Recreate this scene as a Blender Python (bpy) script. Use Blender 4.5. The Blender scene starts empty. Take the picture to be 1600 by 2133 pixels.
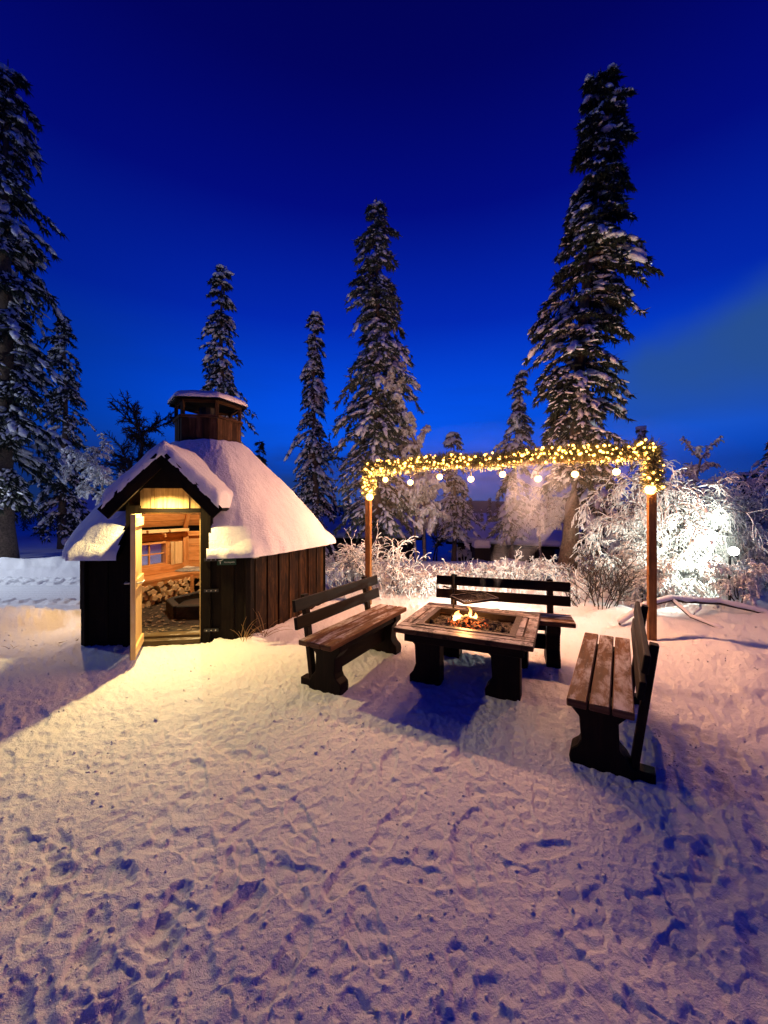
import bpy, math, random
import numpy as np
from mathutils import Vector, Matrix, noise as mnoise
PI = math.pi
sc = bpy.context.scene
R = math.radians

# ------------------------------------------------------------------ camera
F = 820.0            # focal length in photo pixels (1600 wide)
HOR = 1055.0         # horizon row
CZ = 1.6
cam = bpy.data.cameras.new("camera")
cam.sensor_fit = 'HORIZONTAL'; cam.sensor_width = 36.0
cam.lens = F / 1600 * 36
cam.shift_y = (HOR - 1066.5) / 1600
cam.clip_start = 0.05; cam.clip_end = 6000
camo = bpy.data.objects.new("camera", cam)
camo.location = (0, 0, CZ); camo.rotation_euler = (R(90), 0, 0)
sc.collection.objects.link(camo); sc.camera = camo

def at(px, py, Y):
    return Vector(((px - 800) / F * Y, Y, CZ + (HOR - py) / F * Y))
def gp(px, py, z=0.0):
    Y = F * (CZ - z) / (py - HOR)
    return Vector(((px - 800) / F * Y, Y, z))

# ------------------------------------------------------------------ render settings
sc.view_settings.view_transform = 'Standard'; sc.view_settings.look = 'None'
sc.view_settings.exposure = 0.0; sc.view_settings.gamma = 1.0
sc.render.engine = 'CYCLES'
sc.cycles.max_bounces = 6; sc.cycles.diffuse_bounces = 3; sc.cycles.glossy_bounces = 2
sc.cycles.transmission_bounces = 3; sc.cycles.transparent_max_bounces = 6; sc.cycles.volume_bounces = 1
sc.cycles.caustics_reflective = False; sc.cycles.caustics_refractive = False
sc.cycles.sample_clamp_indirect = 4.0
sc.cycles.use_denoising = True
sc.cycles.volume_step_rate = 1.5
sc.cycles.use_light_tree = True

# ------------------------------------------------------------------ world: deep blue dusk sky
world = bpy.data.worlds.new("World"); sc.world = world; world.use_nodes = True
wt = world.node_tree; wn = wt.nodes; wl = wt.links
for n in list(wn): wn.remove(n)
def wnode(t, **k):
    n = wn.new(t)
    for a, b in k.items(): setattr(n, a, b)
    return n
def wmath(op, a, b=None, c=None, clamp=False):
    n = wnode('ShaderNodeMath', operation=op, use_clamp=clamp)
    for i, v in enumerate((a, b, c)):
        if v is None: continue
        if isinstance(v, (int, float)): n.inputs[i].default_value = v
        else: wl.new(v, n.inputs[i])
    return n.outputs[0]
def wsmooth(v, lo, hi, a=0.0, b=1.0):
    n = wnode('ShaderNodeMapRange', interpolation_type='SMOOTHSTEP')
    wl.new(v, n.inputs[0])
    for i, x in enumerate((lo, hi, a, b)): n.inputs[i + 1].default_value = x
    return n.outputs[0]
def wmix(f, a, b, mode='MIX'):
    n = wnode('ShaderNodeMix', data_type='RGBA', blend_type=mode)
    if isinstance(f, (int, float)): n.inputs[0].default_value = f
    else: wl.new(f, n.inputs[0])
    for i, v in ((6, a), (7, b)):
        if isinstance(v, tuple): n.inputs[i].default_value = v + (1,)
        else: wl.new(v, n.inputs[i])
    return n.outputs[2]
tc = wnode('ShaderNodeTexCoord'); sep = wnode('ShaderNodeSeparateXYZ')
wl.new(tc.outputs['Generated'], sep.inputs[0])
DX, DY, DZ = sep.outputs
ramp = wnode('ShaderNodeValToRGB'); wl.new(DZ, ramp.inputs[0])
SKY = [(0.0, (.022, .070, .30)), (0.03, (.014, .060, .32)), (0.09, (.004, .055, .44)), (0.16, (.002, .098, .84)), (0.25, (.001, .078, .78)),
       (0.42, (.0006, .022, .46)), (0.60, (.0006, .0040, .22)), (0.74, (.0006, .0014, .115)), (0.85, (.0006, .001, .072)), (1.0, (.0005, .0008, .035))]
cr = ramp.color_ramp
while len(cr.elements) < len(SKY): cr.elements.new(0.5)
for e, (p, c) in zip(cr.elements, SKY): e.position = p; e.color = c + (1,)
a0 = math.atan2(150, 820)
az = wmath('ADD', wmath('MULTIPLY', DX, math.sin(a0)), wmath('MULTIPLY', DY, math.cos(a0)))
hl = wmath('SQRT', wmath('ADD', wmath('ADD', wmath('MULTIPLY', DX, DX), wmath('MULTIPLY', DY, DY)), 0.0001))
azn = wmath('DIVIDE', az, hl)
azf = wsmooth(azn, 0.55, 1.0, 0.36, 1.0)
lowf = wsmooth(DZ, 0.05, 0.9, 1.0, 0.0)
azf2 = wmath('ADD', wmath('MULTIPLY', wmath('SUBTRACT', azf, 1.0), lowf), 1.0)
base = wmix(1.0, ramp.outputs[0], (1, 1, 1), 'MULTIPLY')
mulv = wnode('ShaderNodeVectorMath', operation='SCALE'); wl.new(base, mulv.inputs[0]); wl.new(azf2, mulv.inputs['Scale'])
skyc = mulv.outputs[0]
# streaky clouds near the horizon
mp = wnode('ShaderNodeMapping'); wl.new(tc.outputs['Generated'], mp.inputs[0]); mp.inputs['Scale'].default_value = (1.6, 1.6, 9.0)
nz = wnode('ShaderNodeTexNoise'); wl.new(mp.outputs[0], nz.inputs['Vector']); nz.inputs['Scale'].default_value = 1.6; nz.inputs['Detail'].default_value = 5; nz.inputs['Roughness'].default_value = .5
NF = nz.outputs['Fac']
band = wmath('MULTIPLY', wsmooth(NF, .45, .62), wsmooth(DZ, .19, .03))
skyc = wmix(wmath('MULTIPLY', band, .75), skyc, (.012, .035, .15))
thin = wmath('MULTIPLY', wsmooth(NF, .35, .75), wsmooth(DZ, .55, .18))
skyc = wmix(wmath('MULTIPLY', thin, .22), skyc, (.004, .03, .20))
# pale cloud bank climbing to the right
d1 = Vector((510, 820, 345)).normalized(); d2 = Vector((800, 820, 470)).normalized()
nn = d1.cross(d2).normalized()
if nn.dot(Vector((650, 820, 200))) < 0: nn = -nn
nzb = wnode('ShaderNodeTexNoise'); wl.new(tc.outputs['Generated'], nzb.inputs['Vector']); nzb.inputs['Scale'].default_value = 3.2; nzb.inputs['Detail'].default_value = 4
dn = wmath('ADD', wmath('ADD', wmath('MULTIPLY', DX, nn.x), wmath('MULTIPLY', DY, nn.y)), wmath('MULTIPLY', DZ, nn.z))
dn = wmath('ADD', dn, wmath('MULTIPLY', wmath('SUBTRACT', nzb.outputs['Fac'], .5), .12))
cl = wsmooth(dn, -.03, .06)
cl = wmath('MULTIPLY', cl, wsmooth(wmath('DIVIDE', DX, wmath('ADD', wmath('MAXIMUM', DY, 0.0), .02)), .44, .66))
cl = wmath('MULTIPLY', cl, wsmooth(DZ, .08, .27))
cl = wmath('MULTIPLY', cl, wsmooth(DY, .2, .5))
cl = wmath('MULTIPLY', cl, wmath('ADD', .55, wmath('MULTIPLY', nzb.outputs['Fac'], .7)))
skyc = wmix(wmath('MULTIPLY', cl, .95), skyc, (.022, .082, .27))
# one bright star
sd = at(1357, 549, 10) - Vector((0, 0, CZ)); sd.normalize()
star = wmath('ADD', wmath('ADD', wmath('MULTIPLY', DX, sd.x), wmath('MULTIPLY', DY, sd.y)), wmath('MULTIPLY', DZ, sd.z))
star = wmath('GREATER_THAN', star, math.cos(0.0012))
skyc = wmix(star, skyc, (.8, .9, 1.0))
bg = wnode('ShaderNodeBackground'); wl.new(skyc, bg.inputs[0]); bg.inputs[1].default_value = 1.0
wo = wnode('ShaderNodeOutputWorld'); wl.new(bg.outputs[0], wo.inputs[0])

# lamp powers (used by the builders of the lamps below)
P_BULB = 62.0; P_POST = 90.0; P_LED = 13.0; P_PORCH = 290.0; P_FLOOD = 270.0; P_STREET = 1400.0; P_FIRE = 24.0
AMBER = (1.0, .455, .235); YEL = (1.0, .72, .26); COOL = (.95, 1.0, .84)

# ------------------------------------------------------------------ noise helpers
def _hash(ix, iy, s):
    h = (ix.astype(np.int64) * 374761393 + iy.astype(np.int64) * 668265263 + s * 974711) & 0xffffffff
    h = ((h ^ (h >> 13)) * 1274126177) & 0xffffffff
    return ((h ^ (h >> 16)) & 0xffff) / 65535.0
def perlin(x, y, s=0):
    x = np.asarray(x, float); y = np.asarray(y, float)
    ix = np.floor(x); iy = np.floor(y); fx = x - ix; fy = y - iy
    u = fx * fx * fx * (fx * (fx * 6 - 15) + 10); v = fy * fy * fy * (fy * (fy * 6 - 15) + 10)
    def g(dx, dy):
        a = _hash(ix + dx, iy + dy, s) * 2 * PI
        return np.cos(a) * (fx - dx) + np.sin(a) * (fy - dy)
    n0 = g(0, 0) * (1 - u) + g(1, 0) * u; n1 = g(0, 1) * (1 - u) + g(1, 1) * u
    return (n0 * (1 - v) + n1 * v) * 1.5
def fbm(x, y, o=3, s=0):
    t = 0; a = 1.0; f = 1.0
    for i in range(o):
        t = t + a * perlin(x * f, y * f, s + i * 17); a *= .5; f *= 2.03
    return t
def sstep(x, a, b):
    t = np.clip((np.asarray(x, float) - a) / (b - a), 0, 1); return t * t * (3 - 2 * t)

# ------------------------------------------------------------------ mesh helpers
def tag(o, label=None, cat=None, group=None, kind=None):
    if label: o['label'] = label
    if cat: o['category'] = cat
    if group: o['group'] = group
    if kind: o['kind'] = kind
    return o
def link(o, parent=None):
    sc.collection.objects.link(o)
    if parent is not None: o.parent = parent
    return o
def empty(name, loc=(0, 0, 0), rz=0, label=None, cat=None, group=None):
    o = bpy.data.objects.new(name, None); o.empty_display_size = .1
    o.location = loc; o.rotation_euler = (0, 0, rz)
    link(o); tag(o, label, cat, group); return o
def fast(name, V, Fc, mat, parent=None, smooth=False, loc=None):
    V = np.ascontiguousarray(V, dtype=np.float32); Fc = np.ascontiguousarray(Fc, dtype=np.int32)
    me = bpy.data.meshes.new(name); k = Fc.shape[1]
    me.vertices.add(len(V)); me.vertices.foreach_set('co', V.ravel())
    me.loops.add(Fc.size); me.loops.foreach_set('vertex_index', Fc.ravel())
    me.polygons.add(len(Fc)); me.polygons.foreach_set('loop_start', np.arange(0, Fc.size, k, dtype=np.int32))
    me.polygons.foreach_set('loop_total', np.full(len(Fc), k, dtype=np.int32))
    me.update(calc_edges=True)
    if smooth: me.polygons.foreach_set('use_smooth', np.ones(len(Fc), dtype=bool))
    me.materials.append(mat)
    o = bpy.data.objects.new(name, me); link(o, parent)
    if loc is not None: o.location = loc
    return o
class MB:
    def __init__(s, seed=0): s.V = []; s.F = []; s.UV = []; s.T = []; s.rg = random.Random(seed)
    def face(s, idx, uv, t): s.F.append(idx); s.UV.append(uv); s.T.append(t)
    def box(s, c, size, M=None, tint=None, tap=None, jit=0):
        sx, sy, sz = [v / 2 for v in size]; t = s.rg.random() if tint is None else tint
        P = []
        for z in (-1, 1):
            for (x, y) in ((-1, -1), (1, -1), (1, 1), (-1, 1)):
                k = 1.0 if (tap is None or z < 0) else tap
                P.append(Vector((x * sx * k, y * sy * k, z * sz)))
        if jit: P = [p + Vector([s.rg.uniform(-jit, jit) for _ in range(3)]) for p in P]
        b = len(s.V); ou = s.rg.random() * 20; ov = s.rg.random() * 20
        long = max(range(3), key=lambda i: size[i])
        def uv(p, fi):
            o = [i for i in range(3) if i != long]
            n = {0: 2, 1: 2, 2: 1, 3: 0, 4: 1, 5: 0}[fi]
            rest = [i for i in range(3) if i != n]
            if long in rest: u = p[long]; v = p[[i for i in rest if i != long][0]]
            else: u = p[rest[0]] * .1; v = p[rest[1]]
            return (u + ou, v + ov)
        quads = [(0, 3, 2, 1), (4, 5, 6, 7), (0, 1, 5, 4), (1, 2, 6, 5), (2, 3, 7, 6), (3, 0, 4, 7)]
        for fi, q in enumerate(quads): s.face([b + i for i in q], [uv(P[i], fi) for i in q], t)
        C = Vector(c)
        for p in P:
            w = C + p
            s.V.append(M @ w if M is not None else w)
    def rbox(s, c, size, rot, M=None, **k):
        m = Matrix.Translation(Vector(c)) @ rot.to_4x4()
        s.box((0, 0, 0), size, (M @ m) if M is not None else m, **k)
    def beam(s, a, b, w, h, M=None, up=Vector((0, 0, 1)), **k):
        a = Vector(a); b = Vector(b); d = (b - a); L = d.length; d.normalize()
        side = d.cross(up)
        if side.length < 1e-4: side = d.cross(Vector((1, 0, 0)))
        side.normalize(); u = side.cross(d)
        rot = Matrix((d, side, u)).transposed()
        s.rbox((a + b) / 2, (L, w, h), rot, M, **k)
    def prism(s, poly, depth, M, tint=None):
        """poly in local (x,z), extruded along y centred"""
        t = s.rg.random() if tint is None else tint
        n = len(poly); b = len(s.V); o = s.rg.random() * 10
        for y in (-depth / 2, depth / 2):
            for (x, z) in poly: s.V.append(M @ Vector((x, y, z)))
        s.face([b + i for i in range(n)], [(p[1] + o, p[0]) for p in poly], t)
        s.face([b + n + i for i in reversed(range(n))], [(poly[i][1] + o, poly[i][0]) for i in reversed(range(n))], t)
        for i in range(n):
            j = (i + 1) % n
            s.face([b + j, b + i, b + n + i, b + n + j], [(poly[j][1] + o, 0), (poly[i][1] + o, 0), (poly[i][1] + o, depth), (poly[j][1] + o, depth)], t)
    def tube(s, pts, rad, n=8, M=None, cap=True, tint=None):
        t = s.rg.random() if tint is None else tint
        pts = [Vector(p) for p in pts]; b = len(s.V); L = 0; m = len(pts)
        if isinstance(rad, (int, float)): rad = [rad] * m
        ref = Vector((0, 0, 1)); Ls = []
        for i, p in enumerate(pts):
            d = (pts[min(i + 1, m - 1)] - pts[max(i - 1, 0)]).normalized()
            a = d.cross(ref)
            if a.length < .05: a = d.cross(Vector((1, 0, 0)))
            a.normalize(); c = d.cross(a)
            if i: L += (p - pts[i - 1]).length
            Ls.append(L)
            for k in range(n):
                w = p + (a * math.cos(2 * PI * k / n) + c * math.sin(2 * PI * k / n)) * rad[i]
                s.V.append(M @ w if M is not None else w)
        for i in range(m - 1):
            for k in range(n):
                k2 = (k + 1) % n
                s.face([b + i * n + k, b + i * n + k2, b + (i + 1) * n + k2, b + (i + 1) * n + k],
                       [(Ls[i], k * rad[i]), (Ls[i], (k + 1) * rad[i]), (Ls[i + 1], (k + 1) * rad[i]), (Ls[i + 1], k * rad[i])], t)
        if cap:
            s.face([b + k for k in range(n)], [(0, .01 * k) for k in range(n)], t)
            s.face([b + (m - 1) * n + k for k in reversed(range(n))], [(0, .01 * k) for k in range(n)], t)
    def build(s, name, mat, parent=None, smooth=False, bevel=0, loc=None):
        me = bpy.data.meshes.new(name); me.from_pydata([tuple(v) for v in s.V], [], s.F)
        uvl = me.uv_layers.new(name='UVMap')
        flat = [c for f in s.UV for uv in f for c in uv]
        uvl.data.foreach_set('uv', flat)
        at_ = me.attributes.new('tint', 'FLOAT', 'FACE'); at_.data.foreach_set('value', s.T)
        import bmesh
        bm = bmesh.new(); bm.from_mesh(me); bmesh.ops.recalc_face_normals(bm, faces=bm.faces[:]); bm.to_mesh(me); bm.free()
        if smooth: me.polygons.foreach_set('use_smooth', [True] * len(me.polygons))
        me.materials.append(mat)
        o = bpy.data.objects.new(name, me); link(o, parent)
        if loc is not None: o.location = loc
        if bevel:
            m = o.modifiers.new('bevel', 'BEVEL'); m.width = bevel; m.segments = 1; m.limit_method = 'ANGLE'
        return o
def dup(root, loc, rz=0, scale=None, label=None, group=None, cat=None):
    r = root.copy(); link(r); r.location = loc; r.rotation_euler = (0, 0, rz)
    if scale is not None: r.scale = scale if hasattr(scale, '__len__') else (scale,) * 3
    if label: r['label'] = label
    if group: r['group'] = group
    if cat: r['category'] = cat
    for ch in list(root.children):
        c = ch.copy(); link(c, r)
        for g in list(ch.children):
            d = g.copy(); link(d, c)
    return r

# ------------------------------------------------------------------ materials
def mat_new(name):
    m = bpy.data.materials.new(name); m.use_nodes = True
    nt = m.node_tree; b = nt.nodes['Principled BSDF']; return m, nt, b
def N(nt, t, **k):
    n = nt.nodes.new(t)
    for a, b in k.items(): setattr(n, a, b)
    return n
def noisen(nt, vec, scale, detail=4, rough=.5, dist=0):
    n = N(nt, 'ShaderNodeTexNoise'); n.inputs['Scale'].default_value = scale; n.inputs['Detail'].default_value = detail
    n.inputs['Roughness'].default_value = rough; n.inputs['Distortion'].default_value = dist
    if vec is not None: nt.links.new(vec, n.inputs['Vector'])
    return n
def rampn(nt, fac, stops):
    r = N(nt, 'ShaderNodeValToRGB'); nt.links.new(fac, r.inputs[0]); e = r.color_ramp.elements
    while len(e) < len(stops): e.new(.5)
    for x, (p, c) in zip(e, stops): x.position = p; x.color = (c if len(c) == 4 else tuple(c) + (1,))
    return r.outputs[0]
def mapr(nt, v, a, b, c=0., d=1.):
    n = N(nt, 'ShaderNodeMapRange'); nt.links.new(v, n.inputs[0])
    for i, x in enumerate((a, b, c, d)): n.inputs[i + 1].default_value = x
    return n.outputs[0]
def mixn(nt, f, a, b, mode='MIX'):
    n = N(nt, 'ShaderNodeMix', data_type='RGBA', blend_type=mode)
    if isinstance(f, (int, float)): n.inputs[0].default_value = f
    else: nt.links.new(f, n.inputs[0])
    for i, v in ((6, a), (7, b)):
        if isinstance(v, tuple): n.inputs[i].default_value = v + (1,)
        else: nt.links.new(v, n.inputs[i])
    return n.outputs[2]
def mulm(nt, a, b, op='MULTIPLY'):
    n = N(nt, 'ShaderNodeMath', operation=op)
    for i, v in enumerate((a, b)):
        if isinstance(v, (int, float)): n.inputs[i].default_value = v
        else: nt.links.new(v, n.inputs[i])
    return n.outputs[0]
def bumpn(nt, b, h, strength, dist=.01):
    n = N(nt, 'ShaderNodeBump'); n.inputs['Strength'].default_value = strength; n.inputs['Distance'].default_value = dist
    nt.links.new(h, n.inputs['Height']); nt.links.new(n.outputs[0], b.inputs['Normal']); return n

def snow_mat(name, col=(.86, .87, .90), bump=.5, s1=38, dist=.012, dirt=False):
    m, nt, b = mat_new(name)
    g = N(nt, 'ShaderNodeNewGeometry'); pos = g.outputs['Position']
    n1 = noisen(nt, pos, s1, 5, .6); n2 = noisen(nt, pos, s1 * 4.5, 3, .6)
    h = mulm(nt, n1.outputs[0], mulm(nt, n2.outputs[0], .45), 'ADD')
    bumpn(nt, b, h, bump, dist)
    n3 = noisen(nt, pos, 1.3, 4, .6)
    c = mixn(nt, mapr(nt, n3.outputs[0], .3, .75), (col[0] * .93, col[1] * .93, col[2] * .93), col)
    if dirt:
        n4 = noisen(nt, pos, 55, 2, .5)
        sp = mapr(nt, n4.outputs[0], .72, .78)
        c = mixn(nt, mulm(nt, sp, .35), c, (.25, .2, .16))
    nt.links.new(c, b.inputs['Base Color'])
    b.inputs['Roughness'].default_value = .75
    b.inputs['Specular IOR Level'].default_value = .25
    return m
M_SNOWG = snow_mat('trampled_snow', bump=.9, s1=42, dist=.014, dirt=True)
M_SNOWR = snow_mat('roof_snow', col=(.88, .88, .90), bump=.9, s1=34, dist=.014)
M_SNOWT = snow_mat('tree_snow', col=(.84, .86, .88), bump=.5, s1=22, dist=.03)
M_FROST = snow_mat('hoar_frost', col=(.88, .89, .88), bump=.5, s1=60, dist=.01)

def wood(name, c1, c2, c3=None, rough=.7, frost=0.0, sx=1.4, sy=34, tintamt=.5, bump=.35, knots=True, soot=0):
    m, nt, b = mat_new(name)
    uv = N(nt, 'ShaderNodeUVMap', uv_map='UVMap')
    mp = N(nt, 'ShaderNodeMapping'); nt.links.new(uv.outputs[0], mp.inputs[0]); mp.inputs['Scale'].default_value = (sx, sy, 1)
    n1 = noisen(nt, mp.outputs[0], 1.0, 6, .65, .6)
    mp2 = N(nt, 'ShaderNodeMapping'); nt.links.new(uv.outputs[0], mp2.inputs[0]); mp2.inputs['Scale'].default_value = (3.5, 9, 1)
    n2 = noisen(nt, mp2.outputs[0], 1.0, 3, .5, 1.5)
    f = mulm(nt, mulm(nt, n1.outputs[0], .65), mulm(nt, n2.outputs[0], .4), 'ADD')
    col = rampn(nt, f, [(.32, c1), (.52, c2), (.68, c3 or c2)])
    if knots:
        mp3 = N(nt, 'ShaderNodeMapping'); nt.links.new(uv.outputs[0], mp3.inputs[0]); mp3.inputs['Scale'].default_value = (3.2, 8, 1)
        vo = N(nt, 'ShaderNodeTexVoronoi'); vo.inputs['Scale'].default_value = 1.0; nt.links.new(mp3.outputs[0], vo.inputs['Vector'])
        k = mapr(nt, vo.outputs['Distance'], .10, .02)
        col = mixn(nt, mulm(nt, k, .7), col, tuple(x * .35 for x in c1))
    at_ = N(nt, 'ShaderNodeAttribute', attribute_name='tint')
    tv = mapr(nt, at_.outputs['Fac'], 0, 1, 1 - tintamt, 1 + tintamt * .5)
    sv = N(nt, 'ShaderNodeVectorMath', operation='SCALE'); nt.links.new(col, sv.inputs[0]); nt.links.new(tv, sv.inputs['Scale'])
    col = sv.outputs[0]
    b.inputs['Roughness'].default_value = rough
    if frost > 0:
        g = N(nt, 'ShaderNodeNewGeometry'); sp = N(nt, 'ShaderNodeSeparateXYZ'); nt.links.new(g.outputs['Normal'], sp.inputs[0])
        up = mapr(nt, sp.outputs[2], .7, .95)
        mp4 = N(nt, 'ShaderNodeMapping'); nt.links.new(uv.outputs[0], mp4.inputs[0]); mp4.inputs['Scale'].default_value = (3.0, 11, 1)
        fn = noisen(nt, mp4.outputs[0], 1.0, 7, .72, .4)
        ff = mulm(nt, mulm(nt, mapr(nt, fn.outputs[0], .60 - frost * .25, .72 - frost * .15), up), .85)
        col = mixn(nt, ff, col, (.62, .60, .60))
    if soot:
        g2 = N(nt, 'ShaderNodeNewGeometry'); sn = noisen(nt, g2.outputs['Position'], 9, 6, .7, .5)
        col = mixn(nt, mulm(nt, mapr(nt, sn.outputs[0], .50, .60), soot), col, (.008, .006, .005))
    nt.links.new(col, b.inputs['Base Color'])
    bumpn(nt, b, n1.outputs[0], bump, .006)
    b.inputs['Specular IOR Level'].default_value = .12
    return m
M_TAR = wood('tarred_boards', (.004, .0018, .0008), (.022, .009, .003), (.10, .045, .013), rough=.65, tintamt=.7)
M_TARB = wood('shaded_tarred_boards', (.0025, .0016, .0012), (.006, .0035, .002), (.012, .007, .004), rough=.8)  # near-black copy of the tarred boards, door side's shade put into the colour
M_CUP = wood('cupola_boards', (.015, .008, .004), (.055, .028, .013), (.11, .06, .03), rough=.7)
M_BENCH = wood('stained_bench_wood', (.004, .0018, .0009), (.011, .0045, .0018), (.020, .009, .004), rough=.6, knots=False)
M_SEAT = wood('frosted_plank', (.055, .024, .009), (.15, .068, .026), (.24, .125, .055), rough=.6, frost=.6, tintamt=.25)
M_TABLE = wood('frosted_table_plank', (.035, .015, .007), (.10, .045, .02), (.18, .09, .042), rough=.45, frost=.95, tintamt=.3, soot=.85, bump=.7)
M_PINE = wood('orange_pine', (.34, .13, .035), (.55, .24, .075), (.68, .34, .13), rough=.5, tintamt=.25, sy=26)
M_PALE = wood('pale_pine', (.50, .30, .12), (.66, .44, .2), (.75, .55, .3), rough=.5, tintamt=.15)
M_GREY = wood('weathered_board', (.20, .13, .06), (.46, .33, .16), (.58, .44, .24), rough=.7, tintamt=.3, sy=24)
M_POST = wood('brown_post', (.10, .042, .012), (.22, .10, .03), (.32, .15, .05), rough=.55, tintamt=.1, knots=False)
M_LOGB = wood('birch_wood_split', (.45, .28, .12), (.66, .46, .24), (.74, .56, .33), rough=.6, tintamt=.45)
M_FLOOR = wood('worn_floor_boards', (.05, .03, .015), (.12, .08, .04), (.2, .14, .08), rough=.8, frost=.3)

def plain(name, col, rough=.5, metal=0., noise=0, emit=None, es=0, bump=0):
    m, nt, b = mat_new(name)
    b.inputs['Base Color'].default_value = tuple(col) + (1,)
    b.inputs['Roughness'].default_value = rough; b.inputs['Metallic'].default_value = metal
    g = N(nt, 'ShaderNodeNewGeometry'); n1 = noisen(nt, g.outputs['Position'], 24, 5, .6)
    if noise:
        c = mixn(nt, mapr(nt, n1.outputs[0], .3, .7), tuple(x * (1 - noise) for x in col), tuple(min(1, x * (1 + noise)) for x in col))
        nt.links.new(c, b.inputs['Base Color'])
    if bump: bumpn(nt, b, n1.outputs[0], bump, .01)
    if emit:
        b.inputs['Emission Color'].default_value = tuple(emit) + (1,); b.inputs['Emission Strength'].default_value = es
    return m
M_BARK = plain('spruce_bark', (.10, .07, .05), .9, noise=.6, bump=.9)
M_BIRCHB = plain('birch_bark', (.22, .19, .16), .9, noise=.6, bump=.6)
M_TWIG = plain('dark_twig', (.03, .02, .014), .8, noise=.5)
M_IRON = plain('rusty_iron', (.022, .013, .009), .5, metal=.5, noise=.6, bump=.5)
M_STEEL = plain('steel', (.45, .42, .38), .35, metal=1.0)
M_BLACK = plain('black_paint', (.008, .008, .009), .5)
M_ASH = plain('ash_bed', (.10, .085, .07), .95, noise=.8, bump=1.0)
M_CREAM = plain('cream_plastic', (.62, .52, .40), .5, noise=.1)
M_DBRN = plain('dark_brown_plastic', (.06, .02, .008), .5)
M_GREEN = plain('green_sign', (.004, .05, .022), .45, noise=.1)
M_WHITE = plain('white_print', (.75, .78, .72), .5)
M_HIDE = plain('grey_hide', (.24, .22, .19), .95, noise=.5, bump=1.0)
M_HIDEW = plain('white_hide', (.6, .55, .45), .95, noise=.3, bump=1.0)
M_CHIP = plain('wood_chips', (.17, .12, .075), .9, noise=.7, bump=.6)
M_SOIL = plain('trodden_floor', (.035, .024, .015), .95, noise=.8, bump=1.0)
M_DARKW = plain('dark_cabin_wall', (.018, .013, .010), .9, noise=.4)
M_GRASS = plain('dry_grass', (.34, .20, .08), .8, noise=.3)
M_STONE = plain('hearth_stone', (.02, .018, .016), .9, noise=.5, bump=.8)

def needle(name, c1, c2, fr):
    m, nt, b = mat_new(name)
    g = N(nt, 'ShaderNodeNewGeometry'); n1 = noisen(nt, g.outputs['Position'], 7, 3, .6)
    c = mixn(nt, mapr(nt, n1.outputs[0], .3, .7), c1, c2)
    n2 = noisen(nt, g.outputs['Position'], 30, 3, .6)
    c = mixn(nt, mulm(nt, mapr(nt, n2.outputs[0], .42, .68), fr), c, (.5, .53, .5))
    nt.links.new(c, b.inputs['Base Color']); b.inputs['Roughness'].default_value = .8
    b.inputs['Specular IOR Level'].default_value = .2
    return m
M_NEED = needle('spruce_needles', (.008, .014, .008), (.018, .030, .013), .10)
M_NEEDF = needle('frosted_needles', (.02, .034, .012), (.045, .07, .026), .34)
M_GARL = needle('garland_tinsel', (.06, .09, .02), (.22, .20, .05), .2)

def emis(name, col, s):
    m, nt, b = mat_new(name); nt.nodes.remove(b)
    e = N(nt, 'ShaderNodeEmission'); e.inputs[0].default_value = tuple(col) + (1,); e.inputs[1].default_value = s
    nt.links.new(e.outputs[0], nt.nodes['Material Output'].inputs[0]); return m
M_LED = emis('led_glow', (1.0, .44, .08), P_LED)
def envelope(name, col, s):
    m, nt, b = mat_new(name); nt.nodes.remove(b)
    e = N(nt, 'ShaderNodeEmission'); e.inputs[0].default_value = tuple(col) + (1,); e.inputs[1].default_value = s
    t = N(nt, 'ShaderNodeBsdfTransparent'); a = N(nt, 'ShaderNodeAddShader')
    nt.links.new(e.outputs[0], a.inputs[0]); nt.links.new(t.outputs[0], a.inputs[1]); nt.links.new(a.outputs[0], nt.nodes['Material Output'].inputs[0]); return m
M_BULB = envelope('bulb_glow', (1.0, .55, .13), 7.0)
M_FLOODE = emis('flood_glow', (.95, 1.0, .9), 30)
def glass_mat():
    m, nt, b = mat_new('window_glass'); nt.nodes.remove(b)
    t = N(nt, 'ShaderNodeBsdfTransparent'); t.inputs[0].default_value = (.8, .85, .95, 1)
    g = N(nt, 'ShaderNodeBsdfGlossy'); g.inputs['Roughness'].default_value = .05
    mx = N(nt, 'ShaderNodeMixShader'); mx.inputs[0].default_value = .15
    nt.links.new(t.outputs[0], mx.inputs[1]); nt.links.new(g.outputs[0], mx.inputs[2]); nt.links.new(mx.outputs[0], nt.nodes['Material Output'].inputs[0])
    return m
M_GLASS = glass_mat()

def spot(name, loc, d, power, col, ang, blend=.5, radius=.03, parent=None):
    l = bpy.data.lights.new(name, 'SPOT'); l.energy = power; l.color = col; l.shadow_soft_size = radius; l.spot_size = R(ang); l.spot_blend = blend
    o = bpy.data.objects.new(name, l); o.location = loc; o.rotation_euler = Vector(d).to_track_quat('-Z', 'Y').to_euler(); link(o, parent); return o
def lamp(name, loc, power, col, radius=.03, parent=None):
    l = bpy.data.lights.new(name, 'POINT'); l.energy = power; l.color = col; l.shadow_soft_size = radius
    o = bpy.data.objects.new(name, l); o.location = loc; link(o, parent); return o

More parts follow.
